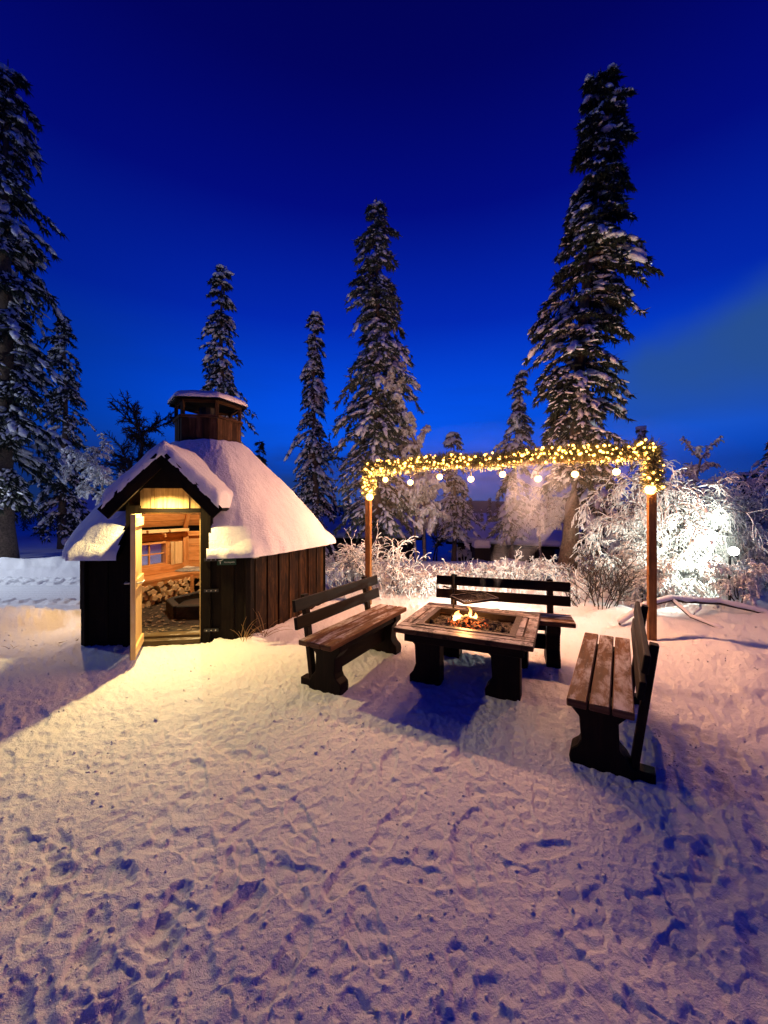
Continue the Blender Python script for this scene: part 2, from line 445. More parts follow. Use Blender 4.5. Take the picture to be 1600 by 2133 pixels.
# ------------------------------------------------------------------ ground
rnd = random.Random(5)
rs = np.random.RandomState(11)
HC = Vector((-2.71, 6.07, 0)); HR = R(8)
def ground_base(x, y):
    x = np.asarray(x, float); y = np.asarray(y, float)
    d = np.hypot(x, y)
    h = .012 * fbm(x * .9, y * .9, 2, 3)
    # rough rim of pushed snow on the right and deep steps near the lower corners
    right = sstep(x - .12 * y, 1.75, 2.6) * sstep(y, .2, 1.0)
    h = h + right * (.01 + .018 * fbm(x * 1.6, y * 1.6, 3, 9)) * (1 - .3 * sstep(y, 3, 5))
    leftc = sstep(-x + .10 * y, .25, 1.1) * (1 - sstep(y, 1.6, 2.6))
    h = h + leftc * (.004 * fbm(x * 3.6, y * 3.6, 3, 21))
    # low bank along the right side of the seating place
    bx = x - (3.55 + .25 * np.sin(y * 1.7))
    h = h + .10 * np.exp(-(bx / .42) ** 2) * sstep(y, 2.6, 3.6) * (1 + .5 * fbm(x * 2.2, y * 2.2, 3, 5))
    # untrodden snow behind the benches
    back = sstep(y - .12 * (x - 1.0), 6.2, 7.3) * sstep(x, -1.4, -.4)
    rightb = sstep(x, 3.9, 4.8) * sstep(y, 2.4, 4.5)
    h = h + rightb * (.05 * fbm(x * 3.1, y * 3.1, 3, 35) + .02 * np.abs(fbm(x * 8, y * 8, 2, 36)))
    soft = np.maximum(back, rightb)
    h = h + soft * (.13 + .05 * fbm(x * .8, y * .8, 3, 31))
    # left: bank, road, heaps
    lf = sstep(-x, 4.15, 4.7)
    ry = 5.35 + .5 * (x + 4.7)
    ry = np.maximum(ry, 4.4)
    bank = .27 * np.exp(-((y - ry) / np.where(y > ry, .22, .62)) ** 2) * (1 + .35 * fbm(x * 2.5, y * 2.5, 3, 41))
    h = h + lf * bank
    road = sstep(y, ry + .3, ry + .7) * (1 - sstep(y, 8.3, 8.7)) * sstep(-x, 3.7, 4.4)
    h = h * (1 - .85 * road) - .05 * road
    heap = np.exp(-((y - 9.6) / .8) ** 2) * sstep(-x, 2.0, 4.5)
    lump = np.abs(fbm(x * 1.5, y * 1.9, 4, 51))
    h = h + heap * (.20 + .10 * fbm(x * 1.1, y * 1.3, 2, 51) + .035 * fbm(x * 4.2, y * 4.2, 3, 52))
    shelf = sstep(y, 9.2, 10.5) * sstep(-x, 2.0, 4.5)
    h = h + shelf * .22
    # terrain falls away toward the valley
    h = h - np.minimum(.026 * np.maximum(d - 12, 0), 11.0) * 1.0
    h = h - .115 * np.clip(d - 10.3, 0, 9.0) * sstep(x, -5.5, -2.0)
    return h
def ground_z(x, y):
    return float(ground_base(np.array([x]), np.array([y]))[0])

th = np.concatenate([np.linspace(-180, -54, 40, endpoint=False), np.linspace(-54, 54, 760, endpoint=False), np.linspace(54, 180, 41)[:-1]])
th = np.radians(th)
r1 = 1.0 / np.linspace(1 / .62, 1 / 14.0, 800)
r2 = np.geomspace(14.3, 1500, 90)
rr = np.concatenate([[0.05, .2, .4, .52], r1, r2])
RR, TH = np.meshgrid(rr, th, indexing='ij')
GX = RR * np.sin(TH); GY = RR * np.cos(TH)
GZ = ground_base(GX, GY)
tram = (1 - sstep(GX, 3.3, 4.3) * sstep(GY, 2, 4)) * (1 - sstep(GY, 6.0, 7.0)) * (1 - sstep(-GX, 5.2, 5.8))
near = RR < 12
def fine(x, y):
    a = .0035 * fbm(x * 5, y * 5, 3, 61)
    wx = x + .05 * perlin(x * 7, y * 7, 5); wy = y + .05 * perlin(x * 7, y * 7, 6)
    b = .0032 * np.maximum(0, fbm(wx * 13, wy * 13, 3, 71) - .05) + .0030 * perlin(wx * 30, wy * 22, 73) + .0022 * perlin(x * 58, y * 46, 74)
    # crusty ridged texture
    c = .0045 * (1 - np.abs(fbm(x * 9, y * 9, 3, 81)) * 2)
    return a + b + c
fz = np.zeros_like(GZ); fz[near] = fine(GX[near], GY[near])
GZ += fz * (.5 + .5 * tram) * (.8 + .8 * sstep(RR, 1.8, 3.6))
# foot prints
def stamp(cx, cy, ang, L, W, dep, tread=True, rim=.18):
    r0 = math.hypot(cx, cy); t0 = math.atan2(cx, cy)
    i0 = np.searchsorted(rr, r0 - .3); i1 = np.searchsorted(rr, r0 + .3)
    dt = .3 / max(r0, .3)
    j0 = np.searchsorted(th, t0 - dt); j1 = np.searchsorted(th, t0 + dt)
    x = GX[i0:i1, j0:j1] - cx; y = GY[i0:i1, j0:j1] - cy
    if x.size == 0: return
    u = x * math.cos(ang) + y * math.sin(ang); v = -x * math.sin(ang) + y * math.cos(ang)
    # sole shape: narrower at the waist
    w = W * (1 - .22 * np.exp(-((u + L * .08) / (L * .16)) ** 2) + .06 * (u / L))
    wv = .10 * perlin(x * 14 + cx * 7, y * 14, 3) + .05 * perlin(x * 33, y * 33 + cy, 4)
    q = wv + np.sqrt((u / L) ** 2 + (v / w) ** 2 + .15 * (u / L) ** 2 * (v / w) ** 2)
    ins = 1 - (sstep(q, .36, .56) if dep < .02 else sstep(q, .15, .62))
    rimv = np.exp(-((q - .58) / .07) ** 2)
    dz = -dep * ins + dep * rim * rimv
    if tread:
        tr = np.sin(u / (L * .062) + .8 * np.abs(v) / W * 3) * .5 + .5
        dz = dz + ins * (1 - sstep(q, .36, .46)) * .0095 * tr
    old = GZ[i0:i1, j0:j1]; fl_ = .6 if dep < .0135 else .2
    GZ[i0:i1, j0:j1] = old * (1 - fl_ * ins) + fl_ * ins * (old.mean()) + dz
def in_free(x, y):
    if (x - HC.x) ** 2 + (y - HC.y) ** 2 < 1.9 ** 2: return False
    return True
for k in range(430):
    y = 1.0 + 5.2 * rnd.random() ** 1.15; x = rnd.uniform(-1.05, 1.05) * y + rnd.uniform(-.2, .2)
    if not in_free(x, y) or x < -4.9: continue
    stamp(x, y, rnd.gauss(1.2, .9) + (PI if rnd.random() < .4 else 0), rnd.uniform(.26, .31), rnd.uniform(.10, .12), rnd.uniform(.005, .013), rnd.random() < .9)
# walking lines
for (ax, ay, bx, by, n, dp) in ((-.6, 1.2, -2.2, 4.2, 11, .010), (.2, 1.0, -1.9, 3.9, 12, .009), (.9, 1.1, .0, 3.1, 8, .008), (2.0, 1.3, 2.6, 4.2, 10, .02), (1.6, 1.0, 2.3, 3.0, 8, .016),
                               (-1.9, 1.5, -3.9, 4.0, 10, .010), (1.3, 1.5, 3.2, 3.4, 9, .018), (-1.0, 1.1, -1.5, 2.0, 6, .012)):
    d = math.atan2(by - ay, bx - ax)
    for i in range(n):
        t = (i + rnd.uniform(-.1, .1)) / n; s = .09 if i % 2 else -.09
        stamp(ax + (bx - ax) * t - math.sin(d) * s, ay + (by - ay) * t + math.cos(d) * s, d + rnd.gauss(0, .12), .29, .11, dp * rnd.uniform(.7, 1.3), dp < .04 or rnd.random() < .4)
for k in range(18):   # deep holes left lower corner and right side
    if k % 2: x, y = rnd.uniform(-1.5, -.45), rnd.uniform(1.1, 1.75)
    else: x, y = rnd.uniform(1.25, 2.9), rnd.uniform(1.2, 3.4)
    stamp(x, y, rnd.uniform(0, PI), rnd.uniform(.16, .28), rnd.uniform(.10, .16), rnd.uniform(.008, .018), False, .2)
# drag marks from the door to the seats
lane = np.exp(-((GX + 1.6 - (GY - 3.6) * -.5) / 1.0) ** 2)
# flattened under the hut
hd = np.hypot(GX - HC.x, GY - HC.y)
GZ = np.where(hd < 1.45, np.minimum(GZ, -.06), GZ)
# snow lip along the hut's foot
ex = GX - HC.x; ey = GY - HC.y
hl_ = ex * math.cos(HR) + ey * math.sin(HR); hm_ = -ex * math.sin(HR) + ey * math.cos(HR)
ap = np.maximum.reduce([np.abs(hm_), np.abs(hm_ * .5 + hl_ * .8660254), np.abs(hm_ * .5 - hl_ * .8660254)])
doorz = (np.abs(hl_) < .5) & (hm_ < 0)
lip = np.exp(-((ap - 1.56) / .13) ** 2) * (.045 + .03 * fbm(GX * 4, GY * 4, 2, 91)) * np.where(doorz, .25, 1)
GZ += np.where(ap > 1.50, lip, 0)
nr, ntt = GZ.shape
V = np.stack([GX, GY, GZ], -1).reshape(-1, 3)
I, J = np.meshgrid(np.arange(nr - 1), np.arange(ntt), indexing='ij')
J2 = (J + 1) % ntt
Q = np.stack([I * ntt + J, (I + 1) * ntt + J, (I + 1) * ntt + J2, I * ntt + J2], -1).reshape(-1, 4)[:, ::-1]
g = fast('ground', V, Q, M_SNOWG, smooth=True); tag(g, kind='structure')

def surf_z(x, y):
    i = int(np.searchsorted(rr, math.hypot(x, y))); j = int(np.searchsorted(th, math.atan2(x, y)))
    return float(GZ[min(i, nr - 1), min(j, ntt - 1)])
CR = []
crg = random.Random(8)
while len(CR) < 2600:
    y = 1.0 + 6.0 * crg.random() ** 1.3; x = crg.uniform(-1.05, 1.05) * y
    if not in_free(x, y): continue
    if mnoise.noise(Vector((x * 1.3, y * 1.3, 2))) < crg.uniform(-.5, .4): continue
    CR.append((x, y, surf_z(x, y) + .001, .003 + .009 * crg.random() ** 3))

# road: groomed strip with track grooves on the left
def grid_sheet(name, x0, x1, nx, y0, y1, ny, zf, mat):
    xs = np.linspace(x0, x1, nx); ys = np.linspace(y0, y1, ny)
    X, Y = np.meshgrid(xs, ys, indexing='ij'); Z = zf(X, Y)
    I, J = np.meshgrid(np.arange(nx - 1), np.arange(ny - 1), indexing='ij')
    Q = np.stack([I * ny + J, (I + 1) * ny + J, (I + 1) * ny + J + 1, I * ny + J + 1], -1).reshape(-1, 4)
    return fast(name, np.stack([X, Y, Z], -1).reshape(-1, 3), Q, mat, smooth=True)
def roadz(X, Y):
    g = .014 * (np.sin(Y * 42 + .3 * np.sin(X)) * sstep(np.abs(Y - 7.5), .75, .1))
    kn = .05 * np.maximum(0, fbm(X * 6, Y * 6, 2, 15)) * sstep(np.abs(Y - 7.5), .55, .8)
    kn2 = .035 * (np.abs(Y - 6.75) < .12) * (np.sin(X * 24) > .1) + .04 * (np.abs(Y - 8.3) < .14) * (np.sin(X * 19 + 1) > 0)
    e = np.minimum(sstep(Y, 6.45, 6.65), 1 - sstep(Y, 8.55, 8.75))
    return ground_base(X, Y) - .01 + (g + kn + kn2 + .025) * e - .04 * (1 - e)
rd = grid_sheet('road', -26, -4.2, 900, 6.45, 8.75, 150, roadz, M_SNOWT); tag(rd, kind='structure')

# distant hills
hx = np.linspace(-1600, 1600, 120)
ridge = 9 + 9 * fbm(hx / 500, hx * 0, 4, 7) + 4 * np.sin(hx / 430)
HV = []; 
for i, (x, z) in enumerate(zip(hx, ridge)):
    for (y, f) in ((820, 0), (900, .45), (980, .8), (1060, 1.0), (1500, .2)):
        HV.append((x, y, -14 + (14 + z) * f))
HV = np.array(HV); n5 = 5
I, J = np.meshgrid(np.arange(len(hx) - 1), np.arange(n5 - 1), indexing='ij')
Q = np.stack([I * n5 + J, (I + 1) * n5 + J, (I + 1) * n5 + J + 1, I * n5 + J + 1], -1).reshape(-1, 4)
M_HILL = plain('forested_hill', (.06, .08, .10), .95, noise=.5)
hl = fast('hills', HV, Q, M_HILL, smooth=True); tag(hl, kind='structure')

# ------------------------------------------------------------------ hexagonal hut
hut = empty('grill_hut', HC, HR, 'small hexagonal dark board hut with a thick snow roof and open lit doorway', 'hut')
RW = 1.75; ZW = 1.14
VA = [R(-120 + 60 * k) for k in range(6)]     # vertex k; wall k goes from k to k+1; wall 0 is the door wall
def pv(k, r): return Vector((r * math.cos(VA[k % 6]), r * math.sin(VA[k % 6]), 0))
def wall_boards(mb, k, r, z0, z1, bw, th, vertical=True, hole=None, u0=None, u1=None, gap=.004, batten=0, ends=0):
    a = pv(k, r); b = pv(k + 1, r); d = (b - a); L = d.length; d.normalize(); nrm = Vector((d.y, -d.x, 0))
    M = Matrix((( d.x, nrm.x, 0, a.x), (d.y, nrm.y, 0, a.y), (0, 0, 1, 0), (0, 0, 0, 1)))
    lo = 0 if u0 is None else u0; hi = L if u1 is None else u1
    lo += ends; hi -= ends
    if vertical:
        n = max(1, round((hi - lo) / bw)); w = (hi - lo) / n
        for i in range(n):
            ua, ub = lo + i * w, lo + (i + 1) * w
            off = mb.rg.uniform(-.004, .004) + (batten * (i % 2))
            segs = [(z0 - mb.rg.uniform(0, .03), z1)]
            if hole and ub > hole[0] + .01 and ua < hole[1] - .01: segs = [(z0, hole[2]), (hole[3], z1)]
            for (p, q) in segs:
                mb.box(((ua + ub) / 2, off, (p + q) / 2), (w - gap, th, q - p), M)
    else:
        n = max(1, round((z1 - z0) / bw)); w = (z1 - z0) / n
        for i in range(n):
            za, zb = z0 + i * w, z0 + (i + 1) * w
            segs = [(lo, hi)]
            if hole and zb > hole[2] + .01 and za < hole[3] - .01: segs = [(lo, hole[0]), (hole[1], hi)]
            for (p, q) in segs:
                mb.box(((p + q) / 2, mb.rg.uniform(-.002, .002), (za + zb) / 2), (q - p, th, w - gap), M)
    return M
DX0, DX1 = -.30, .365                       # door opening in local x
WIN = (.44, 1.00, .60, .95)                # window hole on the rear-left wall (u0,u1,z0,z1)
mb = MB(1)
c0 = RW / 2
wall_boards(mb, 0, RW, -.05, ZW, .125, .024, u0=0, u1=c0 + DX0 - .10, batten=.012)
mb.build('front_wall', M_TARB, hut); mb = MB(1)
wall_boards(mb, 0, RW, -.05, ZW, .125, .024, u0=c0 + DX1 + .08, u1=RW, batten=.012)
mb.build('front_wall', M_TARB, hut)
WK = 4                                      # wall carrying the window: vertices 4 (120) -> 5 (180)
mb = MB(2); wall_boards(mb, 1, RW, -.05, ZW + .02, .115, .024, batten=.014); mb.build('side_wall', M_TAR, hut)
mb = MB(3)
for k in (2, 3, 4, 5):
    wall_boards(mb, k, RW, -.05, ZW, .125, .024, batten=.012, hole=WIN if k == WK else None)
mb.build('rear_wall', M_TARB, hut)
# corner trim
for k in range(6):
    mb = MB(4 + k)
    p = pv(k, RW + .012); mb.rbox((p.x, p.y, ZW / 2 - .02), (.06, .05, ZW), Matrix.Rotation(VA[k] + PI / 2, 3, 'Z'))
    mb.build('corner_post', M_TARB, hut)
# inner lining
RI = RW - .09
mb = MB(5)
for k in range(1, 6):
    hole = (WIN[0] - .04, WIN[1] - .04, WIN[2], WIN[3]) if k == WK else None
    wall_boards(mb, k, RI, .45, ZW, .14, .02, vertical=False, hole=hole)
    wall_boards(mb, k, RI, .0, .45, .16, .02, vertical=True)
wall_boards(mb, 0, RI, 0, ZW, .14, .02, vertical=False, u0=0, u1=RI / 2 + DX0 - .06)
wall_boards(mb, 0, RI, 0, ZW, .14, .02, vertical=False, u0=RI / 2 + DX1 + .06, u1=RI)
for k in range(1, 6):      # posts and rails
    p = pv(k, RI - .05); mb.rbox((p.x, p.y, ZW / 2), (.09, .09, ZW), Matrix.Rotation(VA[k], 3, 'Z'), tint=.6)
mb.build('inner_lining', M_PINE, hut)
mb = MB(6)
def wall_M(k, r):
    a = pv(k, r); b = pv(k + 1, r); d = (b - a); L = d.length; d.normalize(); nrm = Vector((d.y, -d.x, 0))
    return Matrix(((d.x, nrm.x, 0, a.x), (d.y, nrm.y, 0, a.y), (0, 0, 1, 0), (0, 0, 0, 1))), L
for k in (2, 3, 4):
    M, L = wall_M(k, RI)
    mb.box((L / 2, -.035, .50), (L - .12, .05, .13), M); mb.box((L / 2, -.04, ZW - .05), (L - .12, .07, .07), M)
mb.build('wall_rail', M_PINE, hut, bevel=.004)
# stack of short boards on the rail (shelf)
M, L = wall_M(4, RI)
mb = MB(7)
for i in range(3):
    mb.box((.28 + i * .42, -.13, ZW + .035 + .004 * i), (.38, .16, .05), M)
mb.build('shelf_board', M_PALE, hut, bevel=.004)
# window
wf = MB(8); w0, w1, z0, z1 = WIN
Mo, L = wall_M(WK, RW - .045)
for (c, s) in (((w0 - .02, 0, (z0 + z1) / 2), (.04, .12, z1 - z0 + .08)), ((w1 + .02, 0, (z0 + z1) / 2), (.04, .12, z1 - z0 + .08)),
               (((w0 + w1) / 2, 0, z0 - .02), (w1 - w0, .12, .04)), (((w0 + w1) / 2, 0, z1 + .02), (w1 - w0, .12, .04)),
               (((w0 + w1) / 2, 0, (z0 + z1) / 2), (.025, .03, z1 - z0)), (((w0 + w1) / 2 - (w1 - w0) / 4 - .006, 0, (z0 + z1) / 2), ((w1 - w0) / 2 - .014, .028, .022)), (((w0 + w1) / 2 + (w1 - w0) / 4 + .006, 0, (z0 + z1) / 2), ((w1 - w0) / 2 - .014, .028, .022))):
    wf.box(c, s, Mo, tint=.7)
wfo = wf.build('window_frame', M_PINE, hut)
wg = MB(9); wg.box(((w0 + w1) / 2, .02, (z0 + z1) / 2), (w1 - w0, .004, z1 - z0), Mo); wg.build('pane', M_GLASS, wfo)
# shutter panel beside the window
mb = MB(10); Mi, L = wall_M(WK, RI)
mb.box((.19, -.055, .76), (.15, .03, .40), Mi, tint=.9); mb.box((.31, -.05, .76), (.07, .02, .42), Mi, tint=.1)
mb.build('shutter', M_PALE, hut, bevel=.003)

# roof geometry -----------------------------------------------------------
RE = 1.95; ZE = 1.04; RC = .50; ZC = 2.42
AP = math.cos(R(30))
GXC, GHW, GZ0, GZA, GY0 = .04, .575, 1.565, 2.16, -1.80
PX0, PX1 = -.44, .47                          # porch side walls
def hexr(phi):      # ratio radius/apothem for a hexagon with vertices at multiples of 60
    a = (phi % R(60)) - R(30); return 1 / math.cos(a)
def roof_z(ap, r_out=RE * AP):
    t = (ap - RC * AP) / ((RE - RC) * AP); return ZC + (ZE - ZC) * t
def hex_ap(x, y): return max(abs(y), abs(y * .5 + x * AP), abs(y * .5 - x * AP))
def inporch(x, y): return PX0 - .01 < x < PX1 + .01 and y < -.9 and roof_z(hex_ap(x, y)) + .10 < GZA - abs(x - GXC) * (GZA - GZ0) / GHW
def roof_surface(zoff, r0, r1, n=240, m=40, rnd_edge=0.0, thick=None):
    """radial sheet between apothem r0 and r1, cut at the porch"""
    V = []; Fc = []
    for i in range(m + 1):
        t = i / m; ap = r0 + (r1 - r0) * (1 - (1 - t) ** 1.6 if thick else t)
        for j in range(n):
            phi = 2 * PI * j / n
            rr_ = ap * hexr(phi)
            V.append((rr_ * math.cos(phi), rr_ * math.sin(phi), zoff(ap, phi, rr_)))
    for i in range(m):
        for j in range(n):
            q = (i * n + j, (i + 1) * n + j, (i + 1) * n + (j + 1) % n, i * n + (j + 1) % n)
            cx = sum(V[a][0] for a in q) / 4; cy = sum(V[a][1] for a in q) / 4
            if inporch(cx, cy): continue
            Fc.append(q)
    return V, Fc
# roof boards with soffit
Vt, Ft = roof_surface(lambda ap, p, r: roof_z(ap), RC * AP - .03, (RE - .02) * AP, 180, 20)
Vb, Fb = roof_surface(lambda ap, p, r: roof_z(ap) - .045, RC * AP - .03, (RE - .02) * AP, 180, 20)
k = len(Vt)
Fs = [tuple(Ft_) for Ft_ in Ft] + [tuple(i + k for i in reversed(f)) for f in Fb]
n = 180
for j in range(n):
    a = 20 * n + j; b2 = 20 * n + (j + 1) % n
    if inporch((Vt[a][0] + Vt[b2][0]) / 2, (Vt[a][1] + Vt[b2][1]) / 2): continue
    Fs.append((a, a + k, b2 + k, b2))
fast('roof', np.array(Vt + Vb), np.array(Fs), M_TARB, hut)
# rafters ends under the eave + inner rafters
mb = MB(12)
for kk in range(6):
    for r_in, mt in ((RI - .05, 0),):
        a = pv(kk, RC + .05); b = pv(kk, RI - .02)
        a.z = ZC - .12; b.z = roof_z((RI) * AP) - .10
        mb.beam(a, b, .07, .09, tint=.4)
mb.build('rafter', M_PINE, hut)
mb = MB(13)   # ceiling boards (horizontal planks on each slope)
for kk in range(1, 6):
    for i in range(11):
        t0 = i / 11; t1 = (i + 1) / 11
        ra = RC + (RI + .02 - RC) * t0; rb = RC + (RI + .02 - RC) * t1
        a0, b0, a1, b1 = pv(kk, ra), pv(kk + 1, ra), pv(kk, rb), pv(kk + 1, rb)
        za = roof_z(ra * AP) - .055 + mb.rg.uniform(-.003, .003); zb = roof_z(rb * AP) - .055
        b = len(mb.V)
        for (p, z) in ((a0, za), (b0, za), (b1, zb + .004), (a1, zb + .004)): mb.V.append(Vector((p.x, p.y, z)))
        o = mb.rg.random() * 9; Lw = (b1 - a1).length
        mb.face([b, b + 1, b + 2, b + 3], [(o, 0), (o + Lw, 0), (o + Lw, .13), (o, .13)], mb.rg.random())
mb.build('ceiling_boards', M_PINE, hut)

# snow on the main roof
def snow_z(ap, phi, r):
    ro = (RE + .05) * AP; t = max(0, min(1, (ap - RC * AP) / (ro - RC * AP)))
    x = r * math.cos(phi); y = r * math.sin(phi)
    q1, q2, q3 = abs(y), abs(y * .5 + x * AP), abs(y * .5 - x * AP); aps = (q1 ** 9 + q2 ** 9 + q3 ** 9) ** (1 / 9.)
    base = roof_z(min(aps, RE * AP + .02)) * .7 + roof_z(min(ap, RE * AP)) * .3
    thick = .185 + .05 * math.sin(PI * min(1, t * 1.1)) + .05 * mnoise.noise(Vector((x * 1.5, y * 1.5, 3))) + .012 * mnoise.noise(Vector((x * 4, y * 4, 6))) + .010 * mnoise.noise(Vector((x * 9, y * 9, 1))) + .008 * mnoise.noise(Vector((x * 20, y * 20, 4)))
    # soften the ridges between the slopes
    a = (phi % R(60)); e = min(a, R(60) - a); thick -= .02 * math.exp(-(e / .16) ** 2) * t
    de = (ro - ap) / .21
    if de < 1: thick *= math.sqrt(max(0, 1 - (1 - max(de, 0)) ** 2))
    d2 = (ap - (RC * AP - .02)) / .06
    if d2 < 1: thick *= .6 + .4 * max(0, d2)
    return base + .006 + thick
def rr_round(ap, phi): return ap
Vt, Ft = roof_surface(snow_z, RC * AP - .02, (RE + .05) * AP, 420, 90, thick=True)
Vt = np.array(Vt)
# round the six outer corners in plan
rad = np.hypot(Vt[:, 0], Vt[:, 1]); ang = np.arctan2(Vt[:, 1], Vt[:, 0]); am = np.abs(((ang + R(30)) % R(60)) - R(30))
kx = 1 - .022 * np.exp(-(am / .12) ** 2) * sstep(rad, 1.2, 1.9); Vt[:, 0] *= kx; Vt[:, 1] *= kx
jit = .012 * np.array([mnoise.noise(Vector((a * 14, 0, 5))) for a in ang]) * sstep(rad, 1.6, 1.9)
Vt[:, 0] *= 1 + jit; Vt[:, 1] *= 1 + jit
Vt[-420:, 2] -= .02
fast('roof_snow', Vt, np.array(Ft), M_SNOWR, hut, smooth=True)

# gabled porch over the door ------------------------------------------------
YF = -RW * AP                                  # front wall plane
YB = -.55
mb = MB(14)
slope = (GZA - GZ0) / GHW
for s in (-1, 1):
    foot = Vector((GXC + s * GHW, 0, GZ0)); top = Vector((GXC, 0, GZA))
    d = (top - foot); Ld = d.length
    # roof slab
    for (y0, y1) in ((GY0, YB),):
        c = (foot + top) / 2; rot = Matrix.Rotation(-s * math.atan2(d.z, abs(d.x)) * -1, 3, 'Y')
        ang_ = math.atan2(d.z, d.x)
        rot = Matrix.Rotation(-ang_, 3, 'Y')
        mb.rbox((c.x, (y0 + y1) / 2, c.z), (Ld + .02, y1 - y0, .035), rot)
mb.build('porch_roof', M_TARB, hut)
mb = MB(15)
for s in (-1, 1):   # barge boards
    foot = Vector((GXC + s * (GHW + .01), GY0 - .014, GZ0 - .045)); top = Vector((GXC, GY0 - .014, GZA - .035))
    mb.beam(foot, top, .022, .15, up=Vector((0, 0, 1)))
mb.build('barge_board', M_TARB, hut)
# dark gable board (hides the lamp), recessed weathered boards above the door
mb = MB(16)
zb_ = 1.80
def gable_half(z): return (GZA - z) / slope - .03
pts = [(GXC - gable_half(zb_), zb_), (GXC + gable_half(zb_), zb_), (GXC, GZA - .05)]
mb.prism(pts, .02, Matrix.Translation((0, -1.775, 0)), tint=.1)
mb.build('gable_board', M_TARB, hut)
mb = MB(17)
xs = [PX0 + .12, -.20, -.165, .0, .13, .165, .33]
xs = [-.31, -.19, -.155, -.02, .11, .19, .225, .34]
for i in range(len(xs) - 1):
    w = xs[i + 1] - xs[i]; mb.box(((xs[i] + xs[i + 1]) / 2, -1.50 - (.012 if w < .05 else 0), 1.76), (w - .003, .022, .40), tint=.5 + .5 * mb.rg.random())
mb.build('lintel_boards', M_GREY, hut)
# porch cheeks (side walls) + frame
for x in (PX0, PX1):
    mb = MB(18); n = 10
    for i in range(n):
        y0 = YF - .02 + i * (.6 / n); y1 = YF - .02 + (i + 1) * (.6 / n)
        zl = max(ZE - .02, roof_z(hex_ap(x, (y0 + y1) / 2)) - .10); mb.box((x, (y0 + y1) / 2, (zl + 1.66) / 2), (.024, y1 - y0 - .003, max(.02, 1.66 - zl)))
    mb.build('porch_wall', M_TARB, hut)
mb = MB(19)
mb.box(((PX0 + DX0) / 2, YF - .02, .80), (DX0 - PX0, .05, 1.62)); mb.box(((PX1 + DX1) / 2, YF - .02, .80), (PX1 - DX1, .05, 1.62))
mb.box(((DX0 + DX1) / 2, YF - .02, 1.555), (DX1 - DX0, .055, .05))
mb.build('door_frame', M_TARB, hut)
mb = MB(20)
for x in (DX1 - .012,): mb.box((x, YF + .03, .78), (.022, .08, 1.50), tint=.2)
mb.box(((DX0 + DX1) / 2, YF + .03, 1.522), (DX1 - DX0, .09, .016), tint=.9)
mb.build('door_jamb', M_GREY, hut)
mb = MB(21)
mb.box(((DX0 + DX1) / 2, YF - .03, .045), (DX1 - DX0, .10, .05)); mb.box(((DX0 + DX1) / 2, YF + .10, .075), (DX1 - DX0, .14, .04)); mb.box(((DX0 + DX1) / 2, YF - .05, 0.0), (DX1 - DX0, .03, .05))
mb.build('door_sill', M_FLOOR, hut, bevel=.004)
# snow on porch roof
n = 40; ny = 70; Vs = []; 
for iy in range(ny + 1):
    y = GY0 - .03 + (YB + .15 - GY0) * iy / ny
    for i in range(n + 1):
        u = -1 + 2 * i / n
        x = GXC + u * (GHW + .02); zr = GZA - abs(u) * (GZA - GZ0) + .02
        zr -= .05 * math.exp(-(u / .16) ** 2)
        th_ = .15 + .05 * math.exp(-(u / .22) ** 2) + .02 * mnoise.noise(Vector((x * 3, y * 3, 9))) + .012 * mnoise.noise(Vector((x * 11, y * 11, 2)))
        e = (1 - abs(u)) / .10; f = (y - (GY0 - .03)) / .09
        if e < 1: th_ *= math.sqrt(max(0, 1 - (1 - e) ** 2))
        if f < 1: th_ *= .15 + .85 * math.sqrt(max(0, 1 - (1 - f) ** 2))
        lift = Vector((u * .35, 0, 1)).normalized()
        Vs.append((x + lift.x * th_ * 1.0, y + .014 * mnoise.noise(Vector((x * 16, 4, 1))) * (f < 1), zr + lift.z * th_))
m_ = n + 1
Fq = [(iy * m_ + i, (iy + 1) * m_ + i, (iy + 1) * m_ + i + 1, iy * m_ + i + 1) for iy in range(ny) for i in range(n)]
# front lip down to the roof boards
b0 = len(Vs)
for i in range(n + 1):
    u = -1 + 2 * i / n; x = GXC + u * (GHW + .02); Vs.append((x, GY0 - .022, GZA - abs(u) * (GZA - GZ0) + .0))
for i in range(n): Fq.append((i, i + 1, b0 + i + 1, b0 + i))
fast('porch_snow', np.array(Vs), np.array(Fq)[:, ::-1], M_SNOWR, hut, smooth=True)
# snow crumbs along the barge boards
ICO = None

